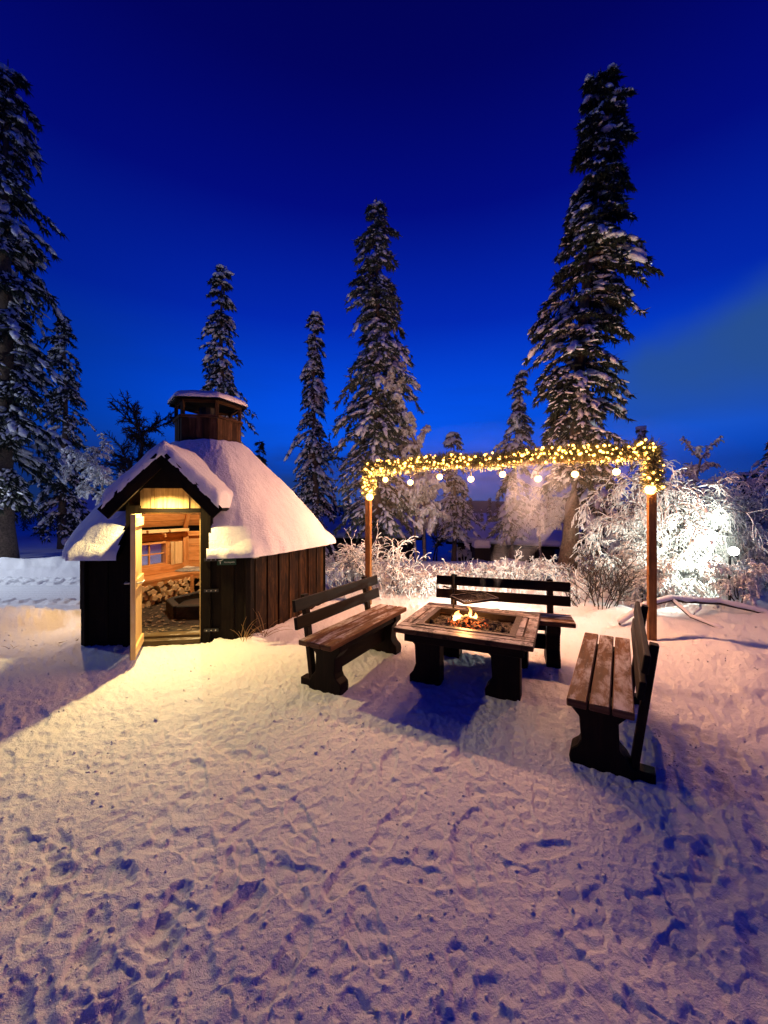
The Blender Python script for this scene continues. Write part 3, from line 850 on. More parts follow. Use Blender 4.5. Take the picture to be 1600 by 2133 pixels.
# cupola -------------------------------------------------------------------
cup = MB(22)
for k in range(6):
    wall_boards(cup, k, .48, ZC - .1, 2.88, .09, .016, batten=.004)
cup.build('cupola', M_CUP, hut)
cr_ = MB(23)
for k in range(6):
    M, L = wall_M(k, .50); cr_.box((L / 2, .0, 2.90), (L - .004, .035, .035), M)
    p = pv(k, .465); cr_.rbox((p.x, p.y, 3.01), (.05, .04, .24), Matrix.Rotation(VA[k] + PI / 2, 3, 'Z'))
    M, L = wall_M(k, .47); cr_.box((L / 2, 0, 3.12), (L - .02, .03, .04), M)
cr_.build('cupola_frame', M_CUP, hut)
def hexcap(name, r0, zlo, zhi, mat, bul, seedz, rc=0.02, smooth=True, m=14, n=120):
    V = []; Fc = []
    for i in range(m + 1):
        t = i / m
        for j in range(n):
            phi = 2 * PI * j / n; a = r0 * t * (hexr(phi) * (1 - .03 * math.exp(-((min(phi % R(60), R(60) - phi % R(60))) / .12) ** 2)))
            z = zlo + (zhi - zlo) * (1 - t) + bul * math.sqrt(max(0, 1 - t ** 6)) + .012 * mnoise.noise(Vector((a * math.cos(phi) * 6, a * math.sin(phi) * 6, seedz)))
            V.append((a * math.cos(phi), a * math.sin(phi), z))
    for j in range(n):
        phi = 2 * PI * j / n; a = r0 * hexr(phi) * .985; V.append((a * math.cos(phi), a * math.sin(phi), zlo - .03))
    for i in range(m + 1):
        for j in range(n):
            Fc.append((i * n + j, (i + 1) * n + j, (i + 1) * n + (j + 1) % n, i * n + (j + 1) % n))
    return fast(name, np.array(V), np.array(Fc), mat, hut, smooth=smooth)
hexcap('cupola_roof', .50, 3.15, 3.24, M_TARB, .005, 3, smooth=False)
hexcap('cupola_snow', .525, 3.185, 3.27, M_SNOWR, .075, 8)
# dark smoke pipe / hood inside the cupola
mb = MB(24); mb.tube([(0, 0, 2.4), (0, 0, 3.1)], .13, 12); mb.build('smoke_pipe', M_BLACK, hut)

# door leaf, handles, hinges, fittings -------------------------------------
hinge = Vector((-.262, YF - .06, 0)); hw_ = Matrix.Rotation(-HR, 3, 'Z') @ Vector((.222, -.50, 0)); hw_.normalize()
LEAF = .57
def leafM():
    d = hw_; nrm = Vector((-d.y, d.x, 0))    # towards +x side (inner face)
    return Matrix(((d.x, nrm.x, 0, hinge.x), (d.y, nrm.y, 0, hinge.y), (0, 0, 1, 0), (0, 0, 0, 1)))
LM = leafM()
mb = MB(25)
for i in range(5): mb.box((LEAF * (i + .5) / 5, -.012, .79), (LEAF / 5 - .002, .02, 1.46), LM)
dl = mb.build('door', M_PALE, hut)
mb = MB(26)
for (c, s) in (((LEAF / 2, .010, .12), (LEAF - .03, .022, .09)), ((LEAF / 2, .010, .8), (LEAF - .03, .022, .09)), ((LEAF / 2, .010, 1.44), (LEAF - .03, .022, .09))):
    mb.box(c, s, LM)
mb.box((LEAF + .004, 0, .79), (.012, .045, 1.46), LM)
mb.build('brace', M_PALE, dl)
mb = MB(27)
mb.box((LEAF / 2, -.026, .79), (LEAF, .006, 1.46), LM); mb.build('outer_face', M_TARB, dl)
for s in (-1, 1):
    mb = MB(28)
    y0 = .02 if s > 0 else -.03
    mb.tube([LM @ Vector((LEAF - .06, y0, .82)), LM @ Vector((LEAF - .06, y0 + s * .05, .82)), LM @ Vector((LEAF - .17, y0 + s * .055, .82))], .009, 8)
    mb.box((LEAF - .06, y0 + s * .003, .86), (.03, .006, .16), LM)
    mb.build('handle', M_STEEL, dl)
for z in (.98, .62, .16):
    mb = MB(29); mb.box((DX1 + .12, YF - .056, z), (.16, .006, .035))
    h = mb.build('hinge', M_BLACK, hut)
    mb = MB(30)
    for i in range(3): mb.tube([(DX1 + .07 + i * .05, YF - .066, z), (DX1 + .07 + i * .05, YF - .055, z)], .007, 8)
    mb.build('screw', M_STEEL, h)
# cream fitting with a dark round opening, second box at the corner
def fitting(u, z, k, s, dark):
    M, L = wall_M(k, RW + .01)
    mb = MB(31); mb.box((u, .035, z), (s, .05, s), M); f = mb.build('junction_box', M_CREAM, hut, bevel=.006)
    if dark:
        mb = MB(32); mb.tube([M @ Vector((u, .055, z)), M @ Vector((u, .066, z))], s * .32, 20); mb.build('round_opening', M_DBRN, f)
        mb = MB(33); mb.tube([M @ Vector((u - s * .9, .03, z)), M @ Vector((u - s * .45, .03, z))], .012, 8); mb.build('cable_gland', M_WHITE, f)
fitting(RW - .33, 1.035, 0, .075, True)
fitting(.10, 1.02, 1, .085, False)
# green sign with shelter pictogram
M, L = wall_M(0, RW + .016)
mb = MB(34); SU, SZ = RW - .215, .95; mb.box((SU, .02, SZ), (.21, .008, .075), M); sg = mb.build('sign', M_GREEN, hut)
def sp(u, z, y=.0262): return (SU + u, y, SZ + z)
mb = MB(35)
def quad(pts):
    b = len(mb.V)
    for (u, z) in pts: mb.V.append(M @ Vector(sp(u, z)))
    mb.face([b + i for i in range(len(pts))], [(0, 0)] * len(pts), .5)
quad([(-.098, .012), (-.07, .008), (-.038, .022), (-.038, .032), (-.07, .020), (-.098, .018)])
quad([(-.079, .002), (-.062, .002), (-.067, -.008), (-.067, -.026), (-.074, -.026), (-.074, -.008)])
mb.build('shelter_symbol', M_WHITE, sg)
tcv = bpy.data.curves.new('sign_text', 'FONT'); tcv.body = 'Nuotiopaikka'; tcv.size = .026; tcv.extrude = .0004
to = bpy.data.objects.new('lettering', tcv); link(to)
dg = bpy.context.evaluated_depsgraph_get(); me = bpy.data.meshes.new_from_object(to.evaluated_get(dg)); bpy.data.objects.remove(to)
me.materials.clear(); me.materials.append(M_WHITE)
to = bpy.data.objects.new('lettering', me); link(to, sg)
wid = max(v.co.x for v in me.vertices)
for v in me.vertices: v.co = M @ Vector((SU - .030 + v.co.x * (.125 / wid), .0258 + (v.co.z * .3), SZ - .012 + v.co.y))
# frame lines of the sign
# floor
mb = MB(36)
FV = [pv(k, RI) for k in range(6)]; b = len(mb.V)
for p in FV: mb.V.append(Vector((p.x, p.y, .02)))
mb.face(list(range(6)), [(p.x, p.y) for p in FV], .5); mb.build('floor', M_SOIL, hut)
# seats along the back walls
mb = MB(37)
for k in (1, 2, 3, 4):
    for i in range(4):
        ra = RI - .02 - i * .135; rb = ra - .128
        a0, b0, a1, b1 = pv(k, ra), pv(k + 1, ra), pv(k, rb), pv(k + 1, rb)
        b = len(mb.V)
        for z in (.40, .435):
            for p in (a0, b0, b1, a1): mb.V.append(Vector((p.x, p.y, z)))
        o = mb.rg.random() * 9; Lw = (b0 - a0).length; tt = mb.rg.random(); uvq = [(o, 0), (o + Lw, 0), (o + Lw, .13), (o, .13)]
        mb.face([b + 3, b + 2, b + 1, b], uvq, tt); mb.face([b + 4, b + 5, b + 6, b + 7], uvq, tt)
        mb.face([b, b + 1, b + 5, b + 4], uvq, tt); mb.face([b + 2, b + 3, b + 7, b + 6], uvq, tt); mb.face([b + 1, b + 2, b + 6, b + 5], uvq, tt); mb.face([b + 3, b, b + 4, b + 7], uvq, tt)
mb.build('wall_seat', M_PINE, hut)
mb = MB(38)
for k in (1, 2, 3, 4):
    M, L = wall_M(k, RI - .53); mb.box((L / 2, .0, .365), (L, .03, .07), M)
    p = pv(k, RI - .56); mb.rbox((p.x, p.y, .19), (.06, .06, .38), Matrix.Rotation(VA[k], 3, 'Z'))
mb.build('seat_frame', M_PINE, hut)

# porch lamp and assumed indoor lamp
pl = MB(39); pl.tube([(0.0, -1.70, 1.90), (0, -1.70, 1.868)], .045, 14); pl.tube([(0, -1.70, 1.96), (0, -1.70, 1.90)], .02, 8)
plo = pl.build('porch_lamp', M_BLACK, hut)
import bmesh
def icosphere(sub):
    bm = bmesh.new(); bmesh.ops.create_icosphere(bm, subdivisions=sub, radius=1.0)
    v = np.array([v.co[:] for v in bm.verts]); f = np.array([[l.index for l in fc.verts] for fc in bm.faces]); bm.free(); return v, f
I1 = icosphere(1); I2 = icosphere(2); I3 = icosphere(3)
_r = np.random.RandomState(3); _c = np.array(CR)
_v = I1[0][None] * _c[:, 3][:, None, None] * (1 + .25 * _r.randn(len(_c), len(I1[0]), 1)) * _r.uniform(.6, 1.3, (len(_c), 1, 3)) + _c[:, None, :3]
_f = (I1[1][None] + (np.arange(len(_c)) * len(I1[0]))[:, None, None]).reshape(-1, 3)
o = fast('snow_crumbs', _v.reshape(-1, 3), _f, M_SNOWG, smooth=True); tag(o, 'small loose lumps of snow strewn over the trampled ground', 'snow crumbs', kind='stuff')
def ball(name, c, r, mat, parent=None, ico=I2, scl=(1, 1, 1)):
    return fast(name, ico[0] * r * np.array(scl) + np.array(c), ico[1], mat, parent, smooth=True)
ball('bulb', (0, -1.70, 1.835), .026, M_BULB, plo)
spot('porch_light', (0, -1.70, 1.835), (0, -.45, -1), P_PORCH, YEL, 168, 1.0, .02, hut)
pc = MB(40); pc.tube([(-.25, .3, 2.05), (-.25, .3, 1.98)], .07, 14); pco = pc.build('assumed_ceiling_lamp', M_CREAM, hut)  # assumed lamp, out of sight, added to light the hut interior
ball('bulb', (-.25, .3, 1.955), .035, M_BULB, pco)
lamp('assumed_indoor_light', (-.25, .3, 1.955), 120.0, (1, .80, .50), .02, hut)
# assumed wall lamp under the left eave, unseen, added to light the bank
M5, L5 = wall_M(5, RW + .02)
wl5 = M5 @ Vector((L5 * .45, .06, .95))
mb = MB(43); mb.tube([(wl5.x, wl5.y, .955), (wl5.x, wl5.y, 1.0)], .05, 12); wlo = mb.build('assumed_wall_lamp', M_BLACK, hut)
ball('bulb', tuple(wl5 - Vector((0, 0, .03))), .03, M_BULB, wlo)
lamp('assumed_wall_light', wl5 - Vector((0, 0, .03)), 38.0, (1, .58, .24), .02, hut)
# hearth in the middle of the hut
hb = empty('hearth', HC + Vector((0, 0, 0)), HR, 'low black hexagonal hearth on the hut floor', 'hearth')
mb = MB(41)
for k in range(6):
    a = pv(k, .56); b = pv(k + 1, .56); mb.beam((a.x, a.y, .11), (b.x, b.y, .11), .10, .18)
mb.build('hearth_rim', M_STONE, hb, bevel=.01)
mb = MB(42); mb.tube([(0, 0, .03), (0, 0, .12)], .47, 6); mb.build('ash_bed', M_BLACK, hb)

# ------------------------------------------------------------------ firewood, hides, chips in the hut
def hutw(v): return Matrix.Translation(HC) @ Matrix.Rotation(HR, 4, 'Z') @ Vector(v)
M4, L4 = wall_M(4, RI - .50)
M3, L3 = wall_M(3, RI - .50)
frg = random.Random(77)
def log_mesh(seed):
    g_ = random.Random(seed); r = g_.uniform(.045, .07); n = g_.choice((3, 4, 5)); a0 = g_.random() * 6
    poly = []
    for i in range(n):
        a = a0 + 2 * PI * i / n + g_.uniform(-.25, .25); q = r * g_.uniform(.8, 1.15); poly.append((q * math.cos(a), q * math.sin(a)))
    mb = MB(seed); mb.prism(poly, g_.uniform(.26, .32), Matrix.Identity(4), tint=g_.random()); return mb
protos = []
k = 0
for (MM, LL, ua, ub) in ((M4, L4, .02, 1.12), (M3, L3, .60, 1.06)):
    for row in range(4):
        zz = .075 + row * .082; u = ua + .04 * (row % 2) 
        while u < ub - .02 * row:
            p = hutw(MM @ Vector((u, -.02 - frg.uniform(0, .05) + .14, zz + frg.uniform(-.01, .01))))
            if len(protos) < 8:
                mb = log_mesh(200 + len(protos)); o = mb.build('split_log', M_LOGB, None, bevel=.003); protos.append(o)
            else:
                o = protos[k % 8].copy(); link(o)
            d = MM.to_3x3() @ Vector((0, 1, 0)); a = math.atan2(d.y, d.x) + HR - PI / 2
            o.location = p; o.rotation_euler = (0, frg.uniform(0, 6.28), a + frg.gauss(0, .12)); o.rotation_mode = 'YXZ'
            tag(o, 'split pale birch log in the stack under the seat inside the hut', 'firewood', 'firewood stacked under the hut seat')
            u += frg.uniform(.088, .115); k += 1
def hide(name, mat, u, v, kk, ra, rb, label, seed, ang, z=.445):
    n = 18; Vh = []; Fh = []
    MM, LL = wall_M(kk, RI)
    for i in range(n + 1):
        for j in range(25):
            a = 2 * PI * j / 24; q = i / n
            rr_ = q * (1 + .22 * mnoise.noise(Vector((math.cos(a) * 1.5, math.sin(a) * 1.5, seed))))
            x = ra * rr_ * math.cos(a); y = rb * rr_ * math.sin(a)
            Vh.append((x, y, .035 * (1 - q ** 4) + .018 * mnoise.noise(Vector((x * 9, y * 9, seed)))))
    for i in range(n):
        for j in range(24): Fh.append((i * 25 + j, (i + 1) * 25 + j, (i + 1) * 25 + j + 1, i * 25 + j + 1))
    w = hutw(MM @ Vector((u, v, z))); o = fast(name, np.array(Vh), np.array(Fh), mat, None, smooth=True, loc=w); o.rotation_euler = (0, 0, ang)
    tag(o, label, 'hide'); return o
hide('sitting_hide', M_HIDE, .05, -.30, 4, .34, .20, 'grey sheepskin lying over the corner of the hut seat', 3, HR + .4)
hide('sitting_hide', M_HIDEW, .0, -.10, 4, .14, .10, 'small cream sheepskin bunched against the back wall of the hut', 7, HR + .2, .46)
cv = []; cf = []; 
for i in range(420):
    x, y = frg.uniform(-1.2, 1.1), frg.uniform(-1.45, .9)
    if math.hypot(x, y) < .62: continue
    a = frg.random() * 6; L = frg.uniform(.015, .05); w = frg.uniform(.006, .018); z = .03 + frg.random() * .012; b = len(cv)
    dx, dy = math.cos(a) * L, math.sin(a) * L; ex, ey = -math.sin(a) * w, math.cos(a) * w
    for (p, q, zz) in ((x - dx - ex, y - dy - ey, z), (x + dx - ex, y + dy - ey, z + .008), (x + dx + ex, y + dy + ey, z), (x - dx + ex, y - dy + ey, z + .010)): cv.append(tuple(hutw((p, q, zz))))
    cf.append((b, b + 1, b + 2, b + 3))
o = fast('wood_chips', np.array(cv), np.array(cf), M_CHIP); tag(o, 'pale bark and wood chips strewn over the hut floor', 'wood chips', kind='stuff')

# ------------------------------------------------------------------ benches
BL, SW, SH = 1.44, .345, .455
def make_bench(label):
    t = empty('bench', (0, 0, 0), 0, label, 'bench', 'plank benches around the fire table')
    # local: x along the bench, y toward the back
    pw = (SW - .024) / 3
    for i in range(3):
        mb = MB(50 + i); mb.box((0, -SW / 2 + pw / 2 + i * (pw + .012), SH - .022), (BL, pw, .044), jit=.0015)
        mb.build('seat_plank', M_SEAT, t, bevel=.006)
    prof = [(-.165, SH - .046), (-.165, SH - .10), (-.115, SH - .155), (-.105, .16), (-.125, .12), (-.165, .085), (-.172, .04), (-.16, -.03),
            (.17, -.03), (.172, .05), (.14, .11), (.10, .15), (.095, SH - .15), (.15, SH - .09), (.15, SH - .046)]
    for s in (-1, 1):
        mb = MB(55); mb.prism(prof, .13, Matrix.Translation((s * (BL / 2 - .20), 0, 0)) @ Matrix.Rotation(PI / 2, 4, 'Z'), tint=.4)
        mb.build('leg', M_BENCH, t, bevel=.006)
        mb = MB(56); mb.beam((s * (BL / 2 - .20), .165, -.02), (s * (BL / 2 - .20), .275, .80), .065, .045, up=Vector((0, 1, 0)))
        mb.box((s * (BL / 2 - .20), .20, .025), (.09, .16, .07))
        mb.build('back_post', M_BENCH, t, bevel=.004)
    for (z, y, n) in ((.585, .205, 'lower'), (.735, .225, 'upper')):
        mb = MB(57); mb.rbox((0, y, z), (BL, .034, .105), Matrix.Rotation(-.13, 3, 'X'), jit=.001)
        mb.build('back_slat', M_BENCH, t, bevel=.005)
    mb = MB(58); mb.box((0, 0, .20), (BL - .52, .04, .15)); mb.build('stretcher', M_BENCH, t, bevel=.004)
    mb = MB(59); mb.box((0, -.13, SH - .075), (BL - .54, .03, .05)); mb.box((0, .12, SH - .075), (BL - .54, .03, .05)); mb.build('seat_rail', M_BENCH, t)
    return t
def place(o, a, b, side):
    """a, b: world mid-line end points of the seat; side +1: back lies to the left of a->b"""
    a = Vector(a); b = Vector(b); d = b - a; ang = math.atan2(d.y, d.x)
    o.location = ((a.x + b.x) / 2, (a.y + b.y) / 2, 0); o.rotation_euler = (0, 0, ang if side > 0 else ang + PI)
b1 = make_bench('bench with its back to the hut, nearest the hut doorway')
place(b1, (-.57, 3.32), (.095, 4.53), 1)
b2 = dup(b1, (0, 0, 0), 0, label='bench on the far side of the fire table, in front of the frosted shrubs')
place(b2, (.62, 4.42), (1.86, 4.02), 1)
b3 = dup(b1, (0, 0, 0), 0, label='bench seen end-on at the right, nearest the right garland post')
place(b3, (1.98, 3.50), (1.235, 2.26), 1)

# ------------------------------------------------------------------ fire table
TC = Vector((.845, 3.81, 0)); TA = R(-24.5); TL, TW, TZ = 1.20, 1.06, .50
tab = empty('fire_table', TC, TA, 'heavy square plank table with a sunken iron fire tray between the benches', 'fire table')
HX, HY = .40, .31
mb = MB(60)
def strip(x0, x1, y0, y1, nx, ny, lng):
    for i in range(nx):
        for j in range(ny):
            xa = x0 + (x1 - x0) * i / nx; xb = x0 + (x1 - x0) * (i + 1) / nx; ya = y0 + (y1 - y0) * j / ny; yb = y0 + (y1 - y0) * (j + 1) / ny
            mb.box(((xa + xb) / 2, (ya + yb) / 2, TZ - .022), (xb - xa - .004, yb - ya - .004, .044), jit=.001)
strip(-TL / 2, TL / 2, -TW / 2, -HY, 1, 2, 0); strip(-TL / 2, TL / 2, HY, TW / 2, 1, 2, 0)
strip(-TL / 2, -HX, -HY, HY, 2, 1, 0); strip(HX, TL / 2, -HY, HY, 2, 1, 0)
mb.build('table_top', M_TABLE, tab, bevel=.006)
mb = MB(61)
for s in (-1, 1):
    mb.box((0, s * (TW / 2 - .10), TZ - .09), (TL - .16, .04, .09)); mb.box((s * (TL / 2 - .13), 0, TZ - .09), (.04, TW - .28, .09))
mb.build('apron', M_BENCH, tab, bevel=.004)
lp = [(-.19, TZ - .046), (.15, TZ - .046), (.15, TZ - .10), (.085, TZ - .16), (.075, .17), (.10, .10), (.135, .06), (.13, -.03), (-.15, -.03), (-.15, TZ - .12), (-.19, TZ - .09)]
for sx in (-1, 1):
    for sy in (-1, 1):
        mb = MB(62); p = [(x * -sx * -1 * (1 if sx < 0 else -1), z) for (x, z) in lp]
        mb.prism(p, .15, Matrix.Translation((sx * (TL / 2 - .26), sy * (TW / 2 - .17), 0)), tint=.3)
        mb.build('leg', M_BENCH, tab, bevel=.006)
mb = MB(63)
for s in (-1, 1):
    mb.box((0, s * (HY + .012), TZ + .002), (2 * HX + .09, .055, .008)); mb.box((s * (HX + .014), 0, TZ + .002), (.055, 2 * HY - .035, .008))
    mb.box((0, s * HY, TZ - .08), (2 * HX, .008, .15)); mb.box((s * HX, 0, TZ - .08), (.008, 2 * HY - .02, .15))
mb.box((0, 0, TZ - .155), (2 * HX, 2 * HY, .008))
mb.build('fire_tray', M_IRON, tab)
# grill arm
gb = Vector((.75, 4.25, 0)) - TC; gb = Matrix.Rotation(-TA, 3, 'Z') @ gb
def tl(w):
    v = Vector(w) - TC; v = Matrix.Rotation(-TA, 3, 'Z') @ v; return v
mb = MB(64); mb.tube([(gb.x, gb.y, TZ - .02), (gb.x, gb.y, TZ + .37)], .011, 8)
mb.tube([tl(at(924, 1221, 4.25)), tl(at(975, 1236, 4.15)), tl(at(1000, 1246, 4.1))], .008, 8)
mb.build('swing_arm', M_IRON, tab)
mb = MB(65); gq = [(.70, 4.14), (.79, 3.84), (1.17, 4.02), (1.08, 4.34)]; gz = .655
Gp = [tl((x, y, gz)) for (x, y) in gq]
for i in range(4): mb.beam(Gp[i], Gp[(i + 1) % 4], .014, .022)
for i in range(1, 15):
    t = i / 15; mb.tube([Gp[0].lerp(Gp[3], t), Gp[1].lerp(Gp[2], t)], .0045, 5)
for i in range(1, 8):
    t = i / 8; mb.tube([Gp[0].lerp(Gp[1], t) - Vector((0, 0, .006)), Gp[3].lerp(Gp[2], t) - Vector((0, 0, .006))], .0045, 5)
mb.tube([Gp[0], (gb.x, gb.y, gz)], .008, 6)
mb.build('grill_grate', M_IRON, tab)

# ash, logs, flames
FP = Vector((.80, 3.84, 0))
n = 46; xs_ = np.linspace(-HX + .01, HX - .01, n); ys_ = np.linspace(-HY + .01, HY - .01, n)
X, Y = np.meshgrid(xs_, ys_, indexing='ij'); Z = TZ - .075 + .05 * np.exp(-((X + .05) ** 2 + Y ** 2) / .05) + .022 * np.abs(fbm(X * 14, Y * 14, 3, 2)) + .01 * fbm(X * 40, Y * 40, 2, 5)
I, J = np.meshgrid(np.arange(n - 1), np.arange(n - 1), indexing='ij'); Q = np.stack([I * n + J, (I + 1) * n + J, (I + 1) * n + J + 1, I * n + J + 1], -1).reshape(-1, 4)
def ember_mat(name, base, s, lo, hi):
    m, nt, b = mat_new(name); g_ = N(nt, 'ShaderNodeNewGeometry')
    n1 = noisen(nt, g_.outputs['Position'], 34, 4, .6); n2 = noisen(nt, g_.outputs['Position'], 90, 3, .6)
    dv = N(nt, 'ShaderNodeVectorMath', operation='DISTANCE'); nt.links.new(g_.outputs['Position'], dv.inputs[0]); dv.inputs[1].default_value = (FP.x + .02, FP.y - .02, TZ - .06)
    near_ = mapr(nt, dv.outputs['Value'], .22, .05)
    e = mulm(nt, mapr(nt, n1.outputs[0], lo, hi), near_)
    col = mixn(nt, mapr(nt, n2.outputs[0], .4, .7), base, tuple(min(1, x * 3) for x in base)); nt.links.new(col, b.inputs['Base Color']); b.inputs['Roughness'].default_value = .95
    b.inputs['Emission Color'].default_value = (1, .16, .03, 1); nt.links.new(mulm(nt, e, s), b.inputs['Emission Strength'])
    bumpn(nt, b, n1.outputs[0], 1.0, .02); return m
M_EMB = ember_mat('embers', (.05, .04, .035), 7.0, .52, .68); M_CHAR = ember_mat('charred_wood', (.018, .014, .012), 5.0, .52, .66)
ab = fast('ash_bed', np.stack([X, Y, Z], -1).reshape(-1, 3), Q, M_EMB, tab, smooth=True)
ab['kind'] = 'stuff'
for i, (dx, dy, a, L, r, z, tilt) in enumerate(((.02, .0, .5, .26, .034, .075, .05), (-.03, .04, 2.4, .24, .03, .085, -.1), (.05, -.04, -.3, .22, .032, .09, .12), (.0, -.02, 1.5, .20, .028, .125, .2), (.17, .0, .9, .18, .026, .06, .0), (.10, .07, 2.8, .20, .026, .07, .1), (.22, -.06, .2, .14, .02, .05, 0))):
    mb = MB(70 + i); pts = [(-L / 2, 0, 0), (-L / 4, .004, .003), (0, -.003, .004), (L / 4, .003, -.002), (L / 2, 0, 0)]
    mb.tube(pts, [r * .85, r * 1.05, r, r * .95, r * .7], 7)
    o = mb.build('burning_log', M_CHAR, None); o.location = (FP.x + dx, FP.y + dy, TZ - .08 + z * .8); o.rotation_euler = (0, tilt, a)
    tag(o, 'charred log glowing red in the fire tray of the table', 'firewood', 'logs burning in the fire tray')
_r = np.random.RandomState(6); nC = 320
_p = np.stack([_r.normal(.0, .16, nC).clip(-HX + .03, HX - .03), _r.normal(0, .11, nC).clip(-HY + .03, HY - .03)], -1)
_zz = TZ - .072 + .05 * np.exp(-((_p[:, 0] + .05) ** 2 + _p[:, 1] ** 2) / .05) + _r.rand(nC) * .012
Vc, Fc_ = None, None
_s = (.010 + .016 * _r.rand(nC, 1, 1)) * (1 + .25 * _r.randn(nC, len(I1[0]), 1)) * _r.uniform(.5, 1.6, (nC, 1, 3))
Vc = I1[0][None] * _s + np.concatenate([_p, _zz[:, None]], 1)[:, None]
co = fast('charcoal', Vc.reshape(-1, 3), (I1[1][None] + (np.arange(nC) * len(I1[0]))[:, None, None]).reshape(-1, 3), M_CHAR, tab); co['kind'] = 'stuff'
def flame_mat():
    m, nt, b = mat_new('flame'); nt.nodes.remove(b)
    tc_ = N(nt, 'ShaderNodeTexCoord'); sp_ = N(nt, 'ShaderNodeSeparateXYZ'); nt.links.new(tc_.outputs['Object'], sp_.inputs[0])
    h = mapr(nt, sp_.outputs[2], 0, .17)
    c = rampn(nt, h, [(0, (1, .62, .28)), (.35, (1, .48, .13)), (.75, (1, .26, .04)), (1, (1, .12, .01))])
    e = N(nt, 'ShaderNodeEmission'); nt.links.new(c, e.inputs[0]); nt.links.new(mapr(nt, sp_.outputs[2], 0, .17, 7, 1.5), e.inputs[1])
    lw = N(nt, 'ShaderNodeLayerWeight'); lw.inputs[0].default_value = .35
    tr = N(nt, 'ShaderNodeBsdfTransparent'); mx = N(nt, 'ShaderNodeMixShader')
    nt.links.new(mapr(nt, lw.outputs['Facing'], .35, .95), mx.inputs[0]); nt.links.new(e.outputs[0], mx.inputs[1]); nt.links.new(tr.outputs[0], mx.inputs[2])
    nt.links.new(mx.outputs[0], nt.nodes['Material Output'].inputs[0]); return m
M_FLAME = flame_mat()
fire = empty('fire', (FP.x, FP.y, TZ - .005), 0, 'small orange campfire burning in the tray of the table', 'fire')
for i, (x, y, h, r, lean) in enumerate(((-.085, .0, .115, .040, .004), (-.055, .02, .085, .036, -.01), (.005, .0, .06, .026, .0), (.055, .01, .17, .020, -.014), (.075, -.01, .085, .022, .010), (-.11, .01, .05, .024, 0))):
    pts = []; rad_ = []
    for j in range(10):
        t = j / 9; pts.append((x + lean * t * t * 3 + .010 * math.sin(t * 7 + i), y + .008 * math.sin(t * 6 + i * 2), h * .8 * t)); rad_.append(max(.0012, r * (math.sin(PI * min(1, .16 + t * .84)) ** .8) * (1 - t * .45)))
    mb = MB(80 + i); mb.tube(pts, rad_, 10); mb.build('flame', M_FLAME, fire, smooth=True)
lamp('fire_light', (0, 0, .10), P_FIRE, (1, .42, .12), .05, fire)

# ------------------------------------------------------------------ garland frame
PL = Vector((-.25, 6.34, 0)); PR = Vector((3.19, 4.69, 0)); PT = 2.20
gf = empty('light_arch', PL, 0, 'wooden frame of two brown posts and a high crossbeam behind the benches', 'arch')
for (P, w) in ((PL, .085), (PR, .085)):
    q = P - PL; mb = MB(90); mb.rbox((q.x, q.y, PT / 2 - .1), (w, w, PT + .2), Matrix.Rotation(-.35, 3, 'Z')); mb.build('post', M_POST, gf, bevel=.004)
mb = MB(91); mb.beam((0, 0, PT + .02), PR - PL + Vector((0, 0, PT + .02)), .07, .09); mb.build('crossbeam', M_POST, gf, bevel=.004)
# garland path
path = [PL + Vector((0, 0, 1.78)), PL + Vector((0, -.03, PT + .02))]
D = PR - PL
for i in range(1, 24):
    t = i / 24; path.append(PL + D * t + Vector((0, -.03, PT + .03 - .02 * math.sin(t * PI * 5) + .05 * t)))
path += [PR + Vector((0, -.03, PT + .10)), PR + Vector((0, -.03, 1.80))]
seg = [(path[i + 1] - path[i]).length for i in range(len(path) - 1)]; tot = sum(seg)
def along(s):
    for i, L in enumerate(seg):
        if s <= L or i == len(seg) - 1: return path[i].lerp(path[i + 1], min(1, s / L)), (path[i + 1] - path[i]).normalized()
        s -= L
gl = empty('garland', PL + Vector((0, 0, PT)), 0, 'evergreen garland full of tiny warm lights wound along the frame top', 'garland')
GO = gl.location.copy()
vs = []; fs = []
rg = np.random.RandomState(4)
for k in range(11000):
    p, d = along(rg.rand() * tot); d = np.array(d)
    v = rg.randn(3); v -= v.dot(d) * d * .7; v /= np.linalg.norm(v); L = rg.uniform(.06, .135) * (1.15 if rg.rand() < .2 else 1); w = .005
    s_ = np.cross(v, rg.randn(3)); s_ /= np.linalg.norm(s_) + 1e-6
    a = np.array(p - GO) + v * .015; e = a + v * L + d * rg.uniform(-.03, .03); b = len(vs)
    vs += [a - s_ * w, a + s_ * w, e + s_ * w * .6, e - s_ * w * .6]; fs.append((b, b + 1, b + 2, b + 3))
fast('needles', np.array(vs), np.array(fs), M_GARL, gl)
mb = MB(92); mb.tube([p - GO for p in path], .012, 6); mb.build('wire', M_TWIG, gl)
leds = []
for k in range(420):
    p, d = along(tot * (k + rg.rand() * .8) / 420); d = Vector(d)
    v = Vector(rg.randn(3)); v -= v.dot(d) * d; v.normalize(); q = p - GO + v * rg.uniform(.03, .115)
    leds.append((q, rg.uniform(.010, .022)))
lv = None
for k, (q, r) in enumerate(leds):
    if k % 3 == 0 and k // 3 < 100:
        if lv is None:
            o = fast('led_light', I1[0] * .0105, I1[1], M_LED, gl, smooth=True); lv = o
        else:
            o = lv.copy(); link(o, gl)
        o.location = q; s_ = r / .0105; o.scale = (s_, s_, s_)
rest = [x for k, x in enumerate(leds) if not (k % 3 == 0 and k // 3 < 100)]
VV = np.concatenate([I1[0] * r + np.array(q) for (q, r) in rest]); FF = np.concatenate([I1[1] + 12 * i for i in range(len(rest))])
o = fast('led_light', VV, FF, M_LED, gl, smooth=True); o['kind'] = 'stuff'

